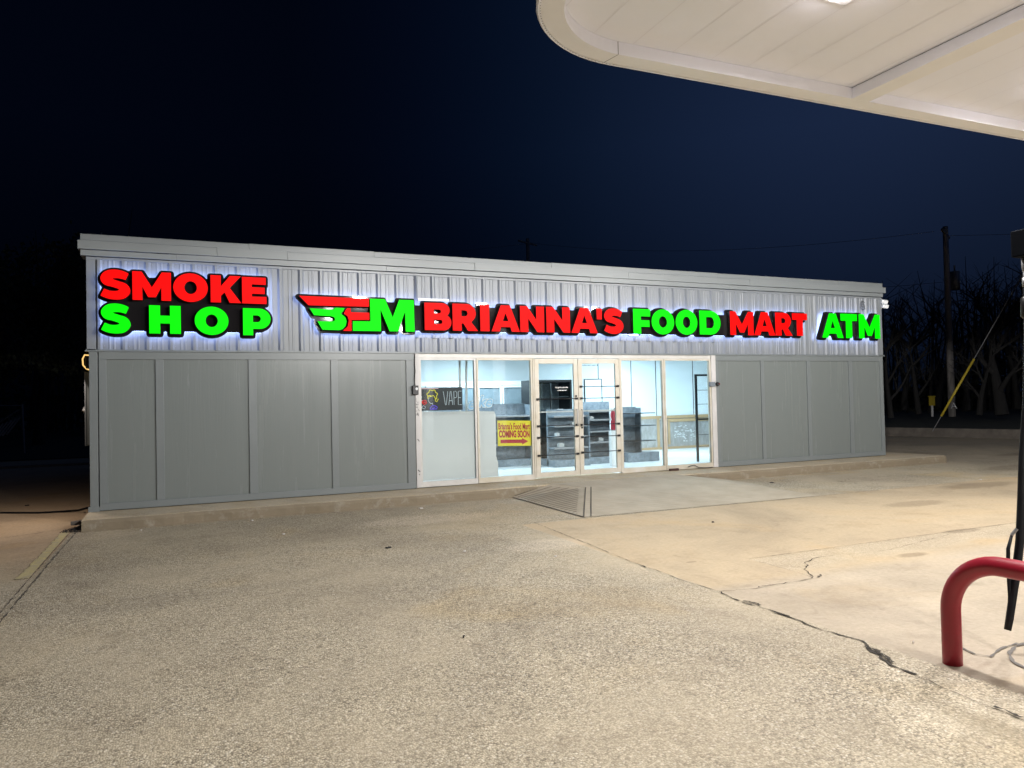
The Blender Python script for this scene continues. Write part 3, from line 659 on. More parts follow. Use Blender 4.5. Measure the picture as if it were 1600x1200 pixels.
def door(x0, x1, bars, hinge_left):
    f = .085; m = MB()
    m.box(x0, x0 + f, D - .03, D + .015, .20, 2.29).box(x1 - f, x1, D - .03, D + .015, .20, 2.29).box(x0 + f, x1 - f, D - .029, D + .014, 2.205, 2.29).box(x0 + f, x1 - f, D - .029, D + .014, .20, .285)
    d = m.build('door', M['alu_dirty'], B, bevel=.003)
    MB().box(x0 + f, x1 - f, D - .010, D - .004, .286, 2.204).build('pane', M['glass'], d)
    for z in bars:
        b = MB().tube([(x0 + .03, D - .05, z), (x1 - .03, D - .05, z)], .0075, 8)
        for xx in (x0 + .045, x1 - .045): b.box(xx - .022, xx + .022, D - .062, D - .031, z - .018, z + .018)
        b.build('security_bar', M['black'], d)
    MB().box(x0 + f - .02, x1 - f + .02, D + .02, D + .05, 1.335, 1.36).build('push_bar', M['alu'], d)
    hx = x1 - .05 if hinge_left else x0 + .05
    MB().tube([(hx, D - .03, 1.09), (hx, D - .08, 1.09), (hx, D - .08, 1.375), (hx, D - .03, 1.375)], .011, 8).build('handle', M['alu'], d, smooth=True)
    lk = MB().tube([(hx, D - .031, 1.62 if hinge_left else 1.05), (hx, D - .045, 1.62 if hinge_left else 1.05)], .018, 10).build('lock', M['black'], d)
    return d
MB().box(5.692, 5.722, D - .03, D + .05, .19, 2.298).build('door_post', M['alu_dirty'], B, bevel=.002)
MB().box(7.474, 7.498, D - .03, D + .05, .19, 2.298).build('door_post', M['alu_dirty'], B, bevel=.002)
dl = door(5.726, 6.594, (1.576, 1.103, .901, .586), True)
dr_ = door(6.602, 7.470, (1.79, 1.577, 1.097, .878, .601), False)
# opening-hours style lettering on the doors (too small to read in the photo: short broken strokes)
M['decal'] = mat('white_vinyl', (.8, .8, .8), .5)
def strokes(x0, x1, z, h, seed, y, m, parent):
    rg = random.Random(seed); b = MB(); x = x0
    while x < x1:
        w = rg.uniform(.008, .02); b.box(x, x + w, y - .001, y, z + h * rg.uniform(0, .3), z + h * rg.uniform(.6, 1)); x += w + rg.uniform(.004, .012)
    return b.build('decal', m, parent)
strokes(6.14, 6.39, 1.765, .028, 1, D - .012, M['decal'], dl); strokes(6.18, 6.36, 1.715, .026, 2, D - .012, M['decal'], dl)
strokes(6.70, 7.03, 2.165, .022, 3, D - .012, M['dark'], dr_)
# scrawl on the left jamb
mb = jl; rg = random.Random(9)
for k in range(26):
    z = rg.uniform(1.36, 1.66); x = rg.uniform(3.556, 3.604); mb.obox((x, D - .0365, z), (.004, .002, rg.uniform(.015, .04)), (0, rg.uniform(-.9, .9), 0))
mb.obox((3.585, D - .0365, .95), (.05, .002, .012), (0, .9, 0)).obox((3.585, D - .0365, .45), (.05, .002, .014), (0, .7, 0)).obox((3.59, D - .0365, .39), (.02, .002, .01), (0, .9, 0))
mb.build('jamb', [M['jamb'], M['dark']], B, label='dirty white left jamb with scrawled marks')

# interior
MB().box(-.8, 14.15, D + .26, 16.6, 2.78, 2.82).build('ceiling', M['ceil_in'], B)
MB().box(-.8, 14.15, D + .061, 16.6, .14, .178).build('floor', M['floor_in'], B)
bw = MB().box(-.8, 14.15, 16.6, 16.7, .18, 2.80); bw.mi = 1
MB().box(2.6, 2.7, D + .26, 16.59, .18, 2.78).build('interior_wall', M['wall_in'], B)
MB().box(13.62, 13.72, D + .26, 16.59, .18, 2.78).build('interior_wall', M['wall_in'], B)
m = bw
for x in (10.90, 11.68, 12.9, 9.9): m.box(x, x + .02, 16.594, 16.599, 1.08 if x > 10.5 else .2, 2.78)
m.build('interior_wall', [M['wall_in'], M['dark']], B)
m = MB(); wm = m; m.box(10.75, 11.66, 16.56, 16.598, .24, 1.0).box(11.74, 13.6, 16.56, 16.598, .24, .98)
wm.mi = 1; rg = random.Random(12)
for k in range(60): wm.box(*(lambda x, z: (x, x + rg.uniform(.02, .07), 16.5585, 16.5595, z, z + rg.uniform(.008, .02)))(12.2 + rg.random() * .8, .35 + rg.random() * .45))
ws = wm.build('wainscot', [M['ply'], M['white']], B)
m = MB().box(10.75, 13.6, 16.55, 16.598, 1.0, 1.075).box(11.66, 11.74, 16.548, 16.597, .18, .999).box(10.75, 13.6, 16.545, 16.597, .18, .24).box(12.95, 13.0, 16.55, 16.559, .24, .98)
m.box(12.0, 13.45, 16.535, 16.549, .90, .985).box(12.0, 12.07, 16.535, 16.549, .30, .899)
m.build('wainscot_trim', M['ply_trim'], ws)
m = MB().box(9.50, 10.0, 16.575, 16.598, .18, 2.06); dd = m.build('interior_door', M['wall_in'], B)
MB().box(9.48, 9.50, 16.57, 16.598, .18, 2.08).box(9.5, 9.98, 16.57, 16.598, 2.062, 2.082).box(9.98, 10.0, 16.568, 16.574, .18, 2.08).build('door_frame', M['dark'], dd)
MB().box(11.92, 12.0, 16.57, 16.598, 1.93, 2.02).build('thermostat', M['white'], B)

# things inside the shop
m0 = empty('refrigerated_cabinet', (6.0, 15.9, .18), 'white cooler front with a row of framed glass doors along the shop back wall', 'cooler')
MB().box(3.0, 8.3, 16.0, 16.55, .18, 2.0).build('cabinet_body', M['dark'], m0)
for k in range(8):
    x = 3.2 + k * .62
    f = MB().box(x, x + .04, 15.94, 15.995, .45, 1.93).box(x + .56, x + .60, 15.94, 15.995, .45, 1.93).box(x + .04, x + .56, 15.94, 15.995, 1.88, 1.93).box(x + .04, x + .56, 15.94, 15.995, .45, .51).build('cooler_door', M['white'], m0)
    MB().box(x + .04, x + .56, 15.965, 15.972, .51, 1.88).build('pane', M['cool_glass'] if 'cool_glass' in M else M.setdefault('cool_glass', mat('cooler_glass', (.22, .27, .30), .12, var=.25, vscale=2)), f)
MB().box(3.0, 8.3, 15.93, 15.99, 1.935, 2.03).build('header', M['wall_in'], m0)

m1 = empty('refrigerated_cabinet', (7.4, 14.9, .18), 'upright black framed glass cooler seen through the left door leaf', 'cooler')
MB().box(6.99, 7.93, 14.42, 15.05, .18, .25).box(6.99, 7.03, 14.42, 15.05, .25, 1.95).box(7.89, 7.93, 14.42, 15.05, .25, 1.95).box(6.99, 7.93, 14.42, 15.05, 1.951, 2.0).box(7.031, 7.889, 15.02, 15.05, .25, 1.95).build('cabinet_frame', M['black'], m1)
m = MB()
for z in (.6, .95, 1.3, 1.62): m.box(7.035, 7.885, 14.5, 15.0, z, z + .015)
m.build('shelf', M['wire'], m1)
MB().box(7.035, 7.885, 14.44, 14.446, .26, 1.94).build('pane', M['glass'], m1)
MB().box(7.55, 7.70, 14.43, 14.436, 1.22, 1.36).build('notice', M['white'], m1)
MB().box(7.035, 7.42, 14.95, 15.0, .26, 1.93).build('back_panel', M['wall_in'], m1)
MB().box(7.425, 7.88, 14.95, 15.0, .26, 1.93).build('back_panel', M['shelf'], m1)
MB().box(7.42, 7.445, 14.46, 14.5, .26, 1.93).build('door_stile', M['wire'], m1)

def gondola(x0, x1, y0, y1, ztop, label, shelves=(), ends=(), perf=True):
    r_ = empty('gondola_shelf', ((x0 + x1) / 2, (y0 + y1) / 2, .178), label, 'shelf unit', 'black gondola shelves inside the shop')
    yc = (y0 + y1) / 2
    MB().box(x0, x1, yc - .03, yc + .03, .18, ztop).build('back_panel', M['shelf'], r_)
    MB().box(x0, x1, y0, y1, .181, .32).build('base_deck', M['shelf'], r_)
    for z in shelves: MB().box(x0 + .01, x1 - .01, y0 + .05, yc - .031, z, z + .03).build('shelf', M['shelf'], r_); MB().box(x0 + .01, x1 - .01, y0 + .043, y0 + .049, z - .005, z + .03).build('price_rail', M['wire'], r_)
    for x in ends: MB().box(x - .015, x + .015, y0 + .02, y1 - .02, .321, ztop - .02).build('side_panel', M['shelf'], r_)
    return r_
gondola(5.0, 6.95, 14.35, 15.3, 1.50, 'long black shelf unit behind the yellow notice in the second window', (.62, .92, 1.22), (5.0, 6.95))
gondola(7.03, 7.85, 13.55, 14.25, 1.36, 'short black open shelf unit behind the left door leaf', (.55, .78, 1.0, 1.2), (7.85,))
gondola(7.95, 8.80, 13.75, 14.9, 1.50, 'tall black shelf unit behind the right door leaf', (.62, .85, 1.1, 1.28), ())
e1 = gondola(8.82, 9.32, 13.80, 14.3, 1.37, 'black end cap shelf unit with thin protruding shelves behind the third window', (), (8.84, 9.30))
for z in (.62, .95, 1.22): MB().box(8.88, 9.56, 13.62, 13.98, z, z + .018).build('shelf', M['dark'], e1)
MB().box(8.82, 9.62, 13.60, 13.99, .182, .38).build('base_deck', M['shelf'], e1)

for k, (x, y, z, w, h) in enumerate([(5.35, 14.55, .95, .10, .05), (7.2, 13.75, .58, .12, .07), (7.5, 13.72, 1.03, .10, .05), (8.3, 14.0, .65, .12, .06), (8.1, 14.0, 1.13, .09, .05), (7.12, 13.7, .81, .07, .06)]):
    tag(MB().box(x, x + w, y - .05, y + .05, z + .001, z + h).box(x + w * .2, x + w * .8, y - .03, y + .03, z + h + .0005, z + h + .012).build('stock_box', M['white']), 'small pale box left on a black shelf inside the shop', 'box', 'pale boxes left on the shelves')
f1 = empty('fire_extinguisher', (8.12, 13.05, .92), 'red fire extinguisher with white hose seen inside the right door leaf', 'fire extinguisher')
MB().tube([(8.12, 13.05, .92), (8.12, 13.05, .94), (8.12, 13.05, 1.27), (8.12, 13.05, 1.31)], [.045, .055, .055, .02], 14).build('cylinder_body', M['red'], f1, smooth=True)
MB().tube([(8.12, 13.05, 1.31), (8.12, 13.05, 1.35)], .018, 8).box(8.06, 8.14, 13.04, 13.06, 1.35, 1.37).build('valve', M['white'], f1)
MB().tube([(8.10, 13.03, 1.34), (8.04, 13.03, 1.33), (8.03, 13.02, 1.2), (8.05, 13.01, 1.12)], .010, 8).build('hose', M['white'], f1, smooth=True)
MB().box(8.06, 8.18, 13.04, 13.14, .178, .90).build('stand_post', M['white'], f1)

rk = empty('wire_rack', (10.2, 12.95, .178), 'black wire display rack standing inside the last window', 'rack')
MB().box(10.06, 10.10, 12.84, 12.88, .18, 2.0).build('upright', M['black'], rk)
MB().box(10.06, 10.62, 12.84, 12.88, 2.0, 2.04).build('top_rail', M['black'], rk)
MB().box(10.101, 10.62, 12.84, 12.87, 1.06, 1.10).build('shelf_rail', M['black'], rk)
m = MB()
for z in (.5, .75, 1.4, 1.7): m.tube([(10.10, 12.86, z), (10.62, 12.86, z)], .006, 6)
m.build('wire_shelf', M['black'], rk)
MB().box(10.60, 10.64, 12.84, 12.88, .18, 1.999).build('upright', M['black'], rk)

# paper over the lower panes, posters in the glass
def sheet(name, pts, m, lab, cat, y=D + .075, th=.003, grp=None):
    vs, fs, ns = fill_outline([pts], th); return tag(MB().add(upright(vs, y), fs).build(name, m), lab, cat, grp)
sheet('window_paper', [(3.66, .27), (4.59, .27), (4.59, 1.40), (4.12, 1.405), (3.66, 1.42)], M['paper'], 'white paper sheet covering the lower half of the leftmost window', 'paper sheet', D + .030)
sheet('window_paper', [(4.675, .27), (5.02, .27), (5.018, .5), (4.985, .62), (4.99, 1.33), (4.965, 1.385), (4.675, 1.40)], M['paper'], 'narrow white paper sheet with torn edge behind the second window', 'paper sheet', D + .030)

yn = empty('coming_soon_sign', (5.34, D + .03, .80), 'yellow notice with red COMING SOON lettering and red arrow taped inside second window', 'notice')
# slightly tilted card
tilt = -.035
def tl(x, z): return (5.34 + (x - 5.34) * 1.0, z + (x - 5.34) * tilt)
W0, W1, Z0, Z1 = 5.02, 5.655, .775, 1.215
vs, fs, ns = fill_outline([[tl(W0, Z0), tl(W1, Z0), tl(W1, Z1), tl(W0, Z1)]], .003)
MB().add(upright(vs, D + .024), fs).build('card', M['sign_yellow'], yn)
def tilted_text(body, size, bold, xc, zc, width, ht):
    vs, fs = text_mesh(body, size, .001, bold)
    x0, x1 = min(v[0] for v in vs), max(v[0] for v in vs); y0, y1 = min(v[1] for v in vs), max(v[1] for v in vs)
    o = []
    for x, y, z in vs:
        px = xc + (x - (x0 + x1) / 2) / (x1 - x0) * width; pz = zc + (y - (y0 + y1) / 2) / (y1 - y0) * ht; px, pz = tl(px, pz); o.append((px, D + .021 - z, pz))
    return MB().add(o, fs)
tilted_text("Brianna's Food Mart", .1, .0026, 5.335, 1.118, .60, .118).build('lettering', M['sign_red'], yn)
tilted_text("COMING SOON", .1, .0048, 5.335, .983, .585, .128).build('lettering', M['sign_red'], yn)
vs, fs, ns = fill_outline([[tl(*p) for p in ((5.07, .825), (5.48, .825), (5.48, .80), (5.60, .855), (5.48, .91), (5.48, .885), (5.07, .885))]], .001)
MB().add(upright(vs, D + .021), fs).build('arrow', M['sign_red'], yn)

vp = empty('neon_poster', (4.05, D + .2, 1.4), 'black panel with neon line head of curly yellow hair and the word VAPE', 'poster')
PY = D + .14
MB().box(3.55, 4.43, PY, PY + .012, 1.425, 1.815).build('board', M['black'], vp)
MB().box(3.60, 4.0, PY - .006, PY - .001, 1.79, 1.802).build('strip', emis('pale_pink_neon', (.9, .6, .6), .6), vp)
M['neon_white'] = emis('white_neon', (.75, .82, .85), .55); M['neon_yellow'] = emis('yellow_neon', (.85, .75, .08), .7); M['neon_red'] = emis('red_neon', (.8, .05, .05), .6); M['neon_violet'] = emis('violet_neon', (.18, .12, .75), .6)
def neon(lines, m, name, r=.0045, parent=vp, y=PY - .008):
    b = MB()
    for l in lines: b.tube([(x, y, z) for x, z in l], r, 5)
    return b.build(name, m, parent)
# VAPE in tall thin strokes
x = 4.085; zt, zb = 1.745, 1.515
neon([[(x, zt), (x + .035, zb), (x + .05, zb), (x + .08, zt)], [(x + .095, zb), (x + .125, zt), (x + .14, zt), (x + .165, zb)], [(x + .107, zb + .07), (x + .153, zb + .07)],
      [(x + .19, zb), (x + .19, zt), (x + .225, zt), (x + .245, zt - .03), (x + .24, zt - .095), (x + .225, zt - .11), (x + .19, zt - .11)],
      [(x + .325, zt), (x + .27, zt), (x + .265, zb), (x + .325, zb)], [(x + .267, zt - .11), (x + .315, zt - .11)]], M['neon_white'], 'lettering')
hx, hz = 3.89, 1.63
curl = [(hx + .085 * math.cos(a) * (1 + .13 * math.sin(7 * a)), hz + .055 + .085 * math.sin(a) * (1 + .13 * math.sin(7 * a))) for a in [i * math.pi / 20 - .9 for i in range(0, 31)]]
curl2 = [(hx - .07, hz + .045), (hx - .03, hz + .03), (hx + .02, hz + .05), (hx + .055, hz), (hx + .05, hz - .04), (hx + .075, hz - .06), (hx + .105, hz - .01)]
neon([curl, curl2, [(hx - .085, hz + .03), (hx - .05, hz + .05), (hx - .02, hz + .045)]], M['neon_yellow'], 'hair_line', .007)
neon([[(hx - .05, hz + .02), (hx - .07, hz - .02), (hx - .062, hz - .05), (hx - .045, hz - .075), (hx - .02, hz - .085), (hx + .005, hz - .08), (hx + .005, hz - .11)]], M['neon_white'], 'face_line')
neon([[(hx - .19, hz - .06), (hx - .155, hz - .03), (hx - .115, hz - .035), (hx - .10, hz - .075), (hx - .14, hz - .10), (hx - .19, hz - .06)], [(hx - .17, hz - .06), (hx - .12, hz - .065)]], M['neon_red'], 'flower_line', .009)
neon([[(hx - .04, hz - .16), (hx, hz - .12), (hx + .05, hz - .125), (hx + .085, hz - .15), (hx + .07, hz - .18), (hx - .04, hz - .18), (hx - .04, hz - .16)], [(hx, hz - .165), (hx + .045, hz - .155)]], M['neon_violet'], 'flower_line', .008)
neon([[(hx - .19, hz - .15), (hx - .16, hz - .115), (hx - .12, hz - .14), (hx - .14, hz - .175), (hx - .19, hz - .15)], [(hx - .21, hz + .05), (hx - .18, hz + .03), (hx - .20, hz)], [(hx - .2, hz - .03), (hx - .16, hz - .035)]], M['neon_white'], 'outline_mark')
# glazing posts leaning behind the first mullion
for k, (xa, xb) in enumerate(((4.485, 4.50), (4.60, 4.625))):
    tag(MB().obox((xa, D + .42, 1.25), (.035, .03, 2.14), (0, (.012, .02)[k], 0)).build('metal_post', M['alu'], bevel=.003), ('grey upright post inside first window right of the black panel', 'grey upright post inside first window closest to the mullion')[k], 'post')

# outlined script letters in blue-white acrylic, cut by the mullion
scx = empty('script_sign', (4.75, D + .2, 1.4), 'white and pale blue outlined script lettering hung behind the first mullion', 'sign')
M['acr'] = emis('pale_blue_acrylic', (.45, .72, .95), .55)
for body, xc, zc, s_ in (('e', 4.60, 1.52, .27), ('ke', 4.86, 1.55, .27)):
    for off, m_, yy, nm in ((.016, M['white'], D + .205, 'backing'), (.004, M['acr'], D + .198, 'lettering')):
        vs, fs = text_mesh(body, s_, .004, off, .35); MB().add(upright(vs, yy, xc, zc), fs).build(nm, m_, scx)

# ================================================================== SIGNS
Rr, Gg = 'r', 'g'
led_sign('red SMOKE over green SHOP lit channel letters at the left end of the fascia', [
    ('S', -.952, -.586, 3.085, 3.49, Rr), ('M', -.56, -.071, 3.085, 3.485, Rr), ('O', -.042, .414, 3.085, 3.485, Rr), ('K', .451, .869, 3.085, 3.48, Rr), ('E', .881, 1.222, 3.083, 3.475, Rr),
    ('S', -.948, -.587, 2.615, 3.02, Gg), ('H', -.354, .051, 2.618, 3.016, Gg), ('O', .233, .688, 2.615, 3.015, Gg), ('P', .888, 1.277, 2.613, 3.013, Gg)],
    [[(-.80, 2.66), (1.15, 2.66), (1.15, 3.42), (-.80, 3.42)]], origin=(.16, 2.6))
wing = [[(1.697, 3.226), (1.834, 3.085), (2.764, 3.092), (2.764, 3.220)]]
bee = [[(1.848, 3.040), (1.915, 2.935), (2.19, 2.925), (2.225, 2.905), (2.230, 2.865), (2.19, 2.845), (1.963, 2.845), (2.037, 2.716), (2.292, 2.713), (2.347, 2.732), (2.395, 2.788), (2.41, 2.857), (2.391, 2.915), (2.33, 2.965), (2.331, 2.989), (2.358, 3.006), (2.378, 3.060), (2.235, 3.060), (2.203, 3.030)]]
eff = [[(2.425, 3.062), (2.475, 3.062), (2.477, 2.998), (2.768, 2.998), (2.768, 2.886), (2.486, 2.878), (2.483, 2.704), (2.350, 2.704), (2.425, 2.775), (2.444, 2.871), (2.425, 2.93), (2.370, 2.975), (2.39, 3.02)]]
emm = [[(2.783, 3.220), (3.024, 3.220), (3.145, 2.938), (3.255, 3.220), (3.497, 3.220), (3.503, 2.711), (3.352, 2.709), (3.350, 3.030), (3.225, 2.709), (3.090, 2.709), (2.950, 3.052), (2.950, 2.708), (2.503, 2.707), (2.506, 2.858), (2.783, 2.863)]]
led_sign('long red and green lit sign with winged emblem and FOOD MART lettering above the doors', [
    ('B', 3.675, 4.135, 2.742, 3.19, Rr), ('R', 4.157, 4.605, 2.742, 3.19, Rr), ('I', 4.649, 4.814, 2.742, 3.19, Rr), ('A', 4.849, 5.378, 2.742, 3.19, Rr), ('N', 5.388, 5.849, 2.742, 3.19, Rr),
    ('N', 5.893, 6.361, 2.744, 3.192, Rr), ('A', 6.385, 6.925, 2.744, 3.192, Rr), ("'", 6.905, 7.023, 2.995, 3.192, Rr), ('S', 7.065, 7.475, 2.745, 3.198, Rr),
    ('F', 7.689, 8.069, 2.752, 3.212, Gg), ('O', 8.093, 8.609, 2.752, 3.212, Gg), ('O', 8.641, 9.154, 2.755, 3.220, Gg), ('D', 9.202, 9.712, 2.760, 3.225, Gg),
    ('M', 9.95, 10.542, 2.764, 3.232, Rr), ('A', 10.553, 11.107, 2.768, 3.236, Rr), ('R', 11.112, 11.573, 2.772, 3.240, Rr), ('T', 11.565, 11.980, 2.775, 3.238, Rr)],
    [[(2.45, 2.72), (3.4, 2.72), (3.4, 3.19), (2.45, 3.19)], [(3.45, 2.735), (11.9, 2.765), (11.9, 3.17), (3.45, 3.155)]],
    extra=[(wing, Rr, 'emblem_wing'), (bee, Gg, 'emblem_letter'), (eff, Rr, 'emblem_letter'), (emm, Gg, 'emblem_letter')], origin=(6.8, 2.7))
led_sign('green halo lit channel letters reading ATM at the right end of the fascia', [
    ('A', 12.392, 13.012, 2.746, 3.265, Gg), ('T', 12.931, 13.421, 2.746, 3.268, Gg), ('M', 13.472, 14.118, 2.748, 3.273, Gg)],
    [[(12.7, 2.79), (14.0, 2.79), (14.0, 3.12), (12.7, 3.12)]], origin=(13.2, 2.7))

# ================================================================== SMALL THINGS ON THE FACADE
bx = empty('door_buzzer', (3.54, D - .06, 1.77), 'small dark box with round lens on the left storefront jamb', 'entry box')
MB().box(3.490, 3.590, D - .085, D - .037, 1.695, 1.845).build('case', M['dark'], bx, bevel=.008)
MB().tube([(3.555, D - .086, 1.79), (3.555, D - .094, 1.79)], .022, 14).build('lens', M['lamp_glass'], bx)
MB().tube([(3.54, D - .045, 1.845), (3.536, D - .05, 1.95), (3.548, D - .05, 2.08), (3.542, D - .045, 2.20), (3.55, D - .04, 2.36)], .006, 6).build('cord', M['black'], bx)
bx = empty('security_camera', (9.65, D - .06, 1.79), 'small dark dome camera on a white arm at the right storefront jamb', 'camera')
MB().box(9.53, 9.66, D - .075, D - .036, 1.755, 1.845).build('mount', M['shelf'], bx, bevel=.004)
MB().ball((9.70, D - .085, 1.80), .042, 8).build('dome', M['black'], bx, smooth=True)
MB().ball((9.715, D - .118, 1.805), .018, 6).build('lens', mat('dark_red_lens', (.15, .01, .01), .15), bx, smooth=True)
bx = empty('flood_light', (14.42, D, 3.5), 'white twin head security light at the top right corner of the building', 'security light')
MB().box(14.40, 14.46, D + .0, D + .05, 3.44, 3.54).build('base', M['white'], bx, bevel=.005)
for dz, dx in ((3.60, .035), (3.50, .05)):
    MB().obox((14.44 + dx, D - .05, dz), (.14, .11, .085), (.4, .15, -.4)).build('lamp_head', M['lamp_glass'], bx, bevel=.02)
cc = MB(); cc.tube([(13.80 + .055 * math.cos(a), D - .055 + .01 * math.sin(a * 2), 3.55 + .05 * math.sin(a) - a * .009) for a in [i * .35 for i in range(38)]], .006, 5)
tag(cc.build('cable_coil', M['dark']), 'small coil of dark cable hanging under the cornice above the ATM letters', 'cable')
cb = MB(); cb.tube([(8.95, D - .06, .21), (9.02, D - .075, .235), (9.10, D - .06, .24), (9.20, D - .055, .19), (9.33, D - .06, .175), (9.42, D - .06, .172), (9.55, D - .05, .172)], .007, 6)
tag(cb.build('loose_cable', M['black']), 'short black cable lying along the sill of the last window', 'cable')
tag(MB().obox((8.60, D - .09, .183), (.21, .05, .045), (0, 0, .03)).build('wood_wedge', mat('dark_brown_block', (.05, .02, .015), .7), bevel=.008), 'dark brown block lying at the foot of the last mullion', 'block')
# shielding plates above the sign (removed fixture marks)
MB().box(3.62, 4.16, D - .046, D - .038, 3.245, 3.262).box(3.62, 4.16, D - .042, D - .038, 3.262, 3.285).build('patch_strip', M['alu'], B)

# west wall: lit lamp, door edge, small fittings
wl = empty('wall_lamp', (-1.16, D + .35, 2.2), 'small wall lamp glowing amber under the flashing on the left side wall', 'wall lamp')
MB().tube([(-1.112, 12.1, 2.34), (-1.20, 12.1, 2.345), (-1.225, 12.1, 2.29), (-1.22, 12.1, 2.20), (-1.18, 12.1, 2.15), (-1.112, 12.1, 2.12)], .011, 6).build('lamp_rim', M['amber'], wl)
MB().box(-1.185, -1.111, 12.06, 12.14, 2.15, 2.33).build('housing', M['dark'], wl, bevel=.01)
ld = lamp("wall_lamp_light", (-1.32, 12.1, 2.20), 34, .12, (1.0, .84, .72), (0, R(62), 0))
pn = empty('electrical_cabinet', (-1.17, 12.5, 1.05), 'tall narrow grey electrical cabinet fixed to the left side wall', 'electrical cabinet')
MB().box(-1.195, -1.112, 12.20, 12.62, 1.06, 2.10).build('cabinet_body', M['trim'], pn, bevel=.004)
MB().box(-1.215, -1.196, 12.19, 12.63, 1.05, 2.11).build('cabinet_door', M['metal'], pn, bevel=.003)
fl = empty('flood_light', (-1.2, 13.2, 1.5), 'white adjustable lamp head projecting beside the grey electrical cabinet', 'security light')
MB().box(-1.16, -1.111, 13.1, 13.2, 1.50, 1.60).build('base', M['white'], fl)
MB().obox((-1.26, 13.1, 1.56), (.14, .09, .09), (0, .5, .4)).build('lamp_head', M['lamp_glass'], fl, bevel=.02)
MB().tube([(-1.16, 13.15, 1.57), (-1.24, 13.1, 1.62)], .012, 6).build('bracket', M['dark'], fl)
# downspout shoe and cable on the ground
ds = MB(); ds.obox((-1.18, 11.62, .05), (.14, .75, .05), (-.10, 0, -.12)); tag(ds.build('splash_block', M['kerb'], bevel=.006), 'sloped concrete splash block beside the left corner of the building', 'splash block')
cb = MB(); cb.tube([(-9, 13.9, .012), (-4.5, 13.9, .012), (-2.7, 13.82, .012), (-2.52, 13.74, .012), (-1.96, 13.38, .012), (-1.63, 13.30, .014), (-1.40, 13.2, .03), (-1.20, 12.95, .10), (-1.13, 12.9, .18)], .016, 8)
tag(cb.build('power_cable', M['rubber'], smooth=True), 'black cable snaking over the ground away from the left wall', 'cable')
rg = random.Random(77); lf = MB()
for k in range(120):
    a = rg.random() * 6.28; r_ = rg.random() ** .7 * .14; c = (-1.24 + r_ * math.cos(a), 11.12 + r_ * math.sin(a) * .9, .012 + rg.random() * .05 * (1 - r_ / .14)); lf.obox(c, (rg.uniform(.03, .07), .005, .003), (rg.uniform(-.6, .6), rg.uniform(-.6, .6), rg.random() * 6.28))
tag(lf.build('dead_leaves', M['bark']), 'clump of dead leaves at the slab corner', None, None, 'stuff')

# ground litter
rg = random.Random(8)
for k, (x, y, s_, kd) in enumerate([(2.05, 7.9, .06, 'd'), (1.15, 9.4, .03, 'w'), (2.7, 7.3, .025, 'w'), (3.4, 6.6, .02, 'w'), (.9, 10.75, .05, 'w'), (-.45, 10.7, .03, 'w'), (3.25, 10.6, .06, 'w'), (7.7, 9.2, .04, 'd'), (9.6, 10.2, .07, 'd'), (1.7, 4.65, .02, 'd'), (-2.3, 14.6, .06, 'd'), (12.7, 8.5, .06, 'w'), (6.0, 7.4, .03, 'd'), (4.12, 3.22, .012, 'w')]):
    m = MB(); s_ *= .7; m.obox((x, y, .008), (s_ * 1.6, s_ * .7, .010), (0, .1, rg.random() * 3)); m.obox((x + s_ * .3, y + s_ * .2, .013), (s_ * .8, s_ * .5, .006), (.2, 0, rg.random() * 3))
    wh = {0: 'dark twig like scrap on the paving in front of the left panelled wall'}.get(k, ('pale paper scrap' if kd == 'w' else 'small dark scrap') + ' lying on the forecourt')
    tag(m.build('litter_scrap', M['paper'] if kd == 'w' else M['dark']), wh, 'litter', ('pale litter scraps on the forecourt' if kd == 'w' else 'dark litter scraps on the forecourt') if k else None)

# ================================================================== PUMP CANOPY
CZ = 4.40
cn = empty('pump_canopy', (7.5, 0, 0), 'white fuel canopy with rounded corner and recessed panels overhead at top right', 'canopy')
rot = Matrix.Rotation(R(-1.0), 3, 'Z'); piv = Vector((3.37, 4.31, 0))
def cpt(x, y, z): v = rot @ (Vector((x, y, z)) - piv) + piv; return (v.x, v.y, v.z)
X0, Y1, XE, YE = 2.30, 5.38, 26.0, -9.0
def rrect(inset, n=16):
    r_ = 1.07 - inset; x0, y1, x1, y0 = X0 + inset, Y1 - inset, XE - inset, YE + inset; pts = []
    for cx_, cy2, a0 in ((x0 + r_, y1 - r_, 180), (x1 - r_, y1 - r_, 90), (x1 - r_, y0 + r_, 0), (x0 + r_, y0 + r_, -90)):
        for i in range(n + 1): a = R(a0 - 90 * i / n); pts.append((cx_ + r_ * math.cos(a), cy2 + r_ * math.sin(a)))
    return pts
def ring(pa, za, pb, zb):
    n = len(pa); return ([cpt(*p, za) for p in pa] + [cpt(*p, zb) for p in pb], [(i, (i + 1) % n, n + (i + 1) % n, n + i) for i in range(n)])
o_, o1, inn = rrect(0), rrect(.035), rrect(.205)
m = MB(); m.add(*ring(o_, CZ + .012, o_, CZ + .95)); m.add(*ring(o_, CZ + .95, rrect(.1), CZ + .95)); m.build('fascia', M['canopy_tray'], cn, smooth=False)
m = MB(); m.add(*ring(o_, CZ + .012, rrect(.012), CZ)); m.add(*ring(rrect(.012), CZ, o1, CZ)); mtrim = m; mtrim.mi = 1
m = MB(); m.add(*ring(o1, CZ + .003, inn, CZ + .003)); m.build('gutter_tray', M['canopy_tray'], cn)
m = MB(); m.add(*ring(inn, CZ + .0035, inn, CZ + .112)); m.build('inner_edge', M['canopy_white'], cn)
m = MB(); m.add([cpt(*p, CZ + .113) for p in rrect(.19)], [tuple(range(len(inn)))]); m.add([cpt(*p, CZ + .9) for p in rrect(.05)], [tuple(range(len(inn)))]); mj = m; mj.mi = 1
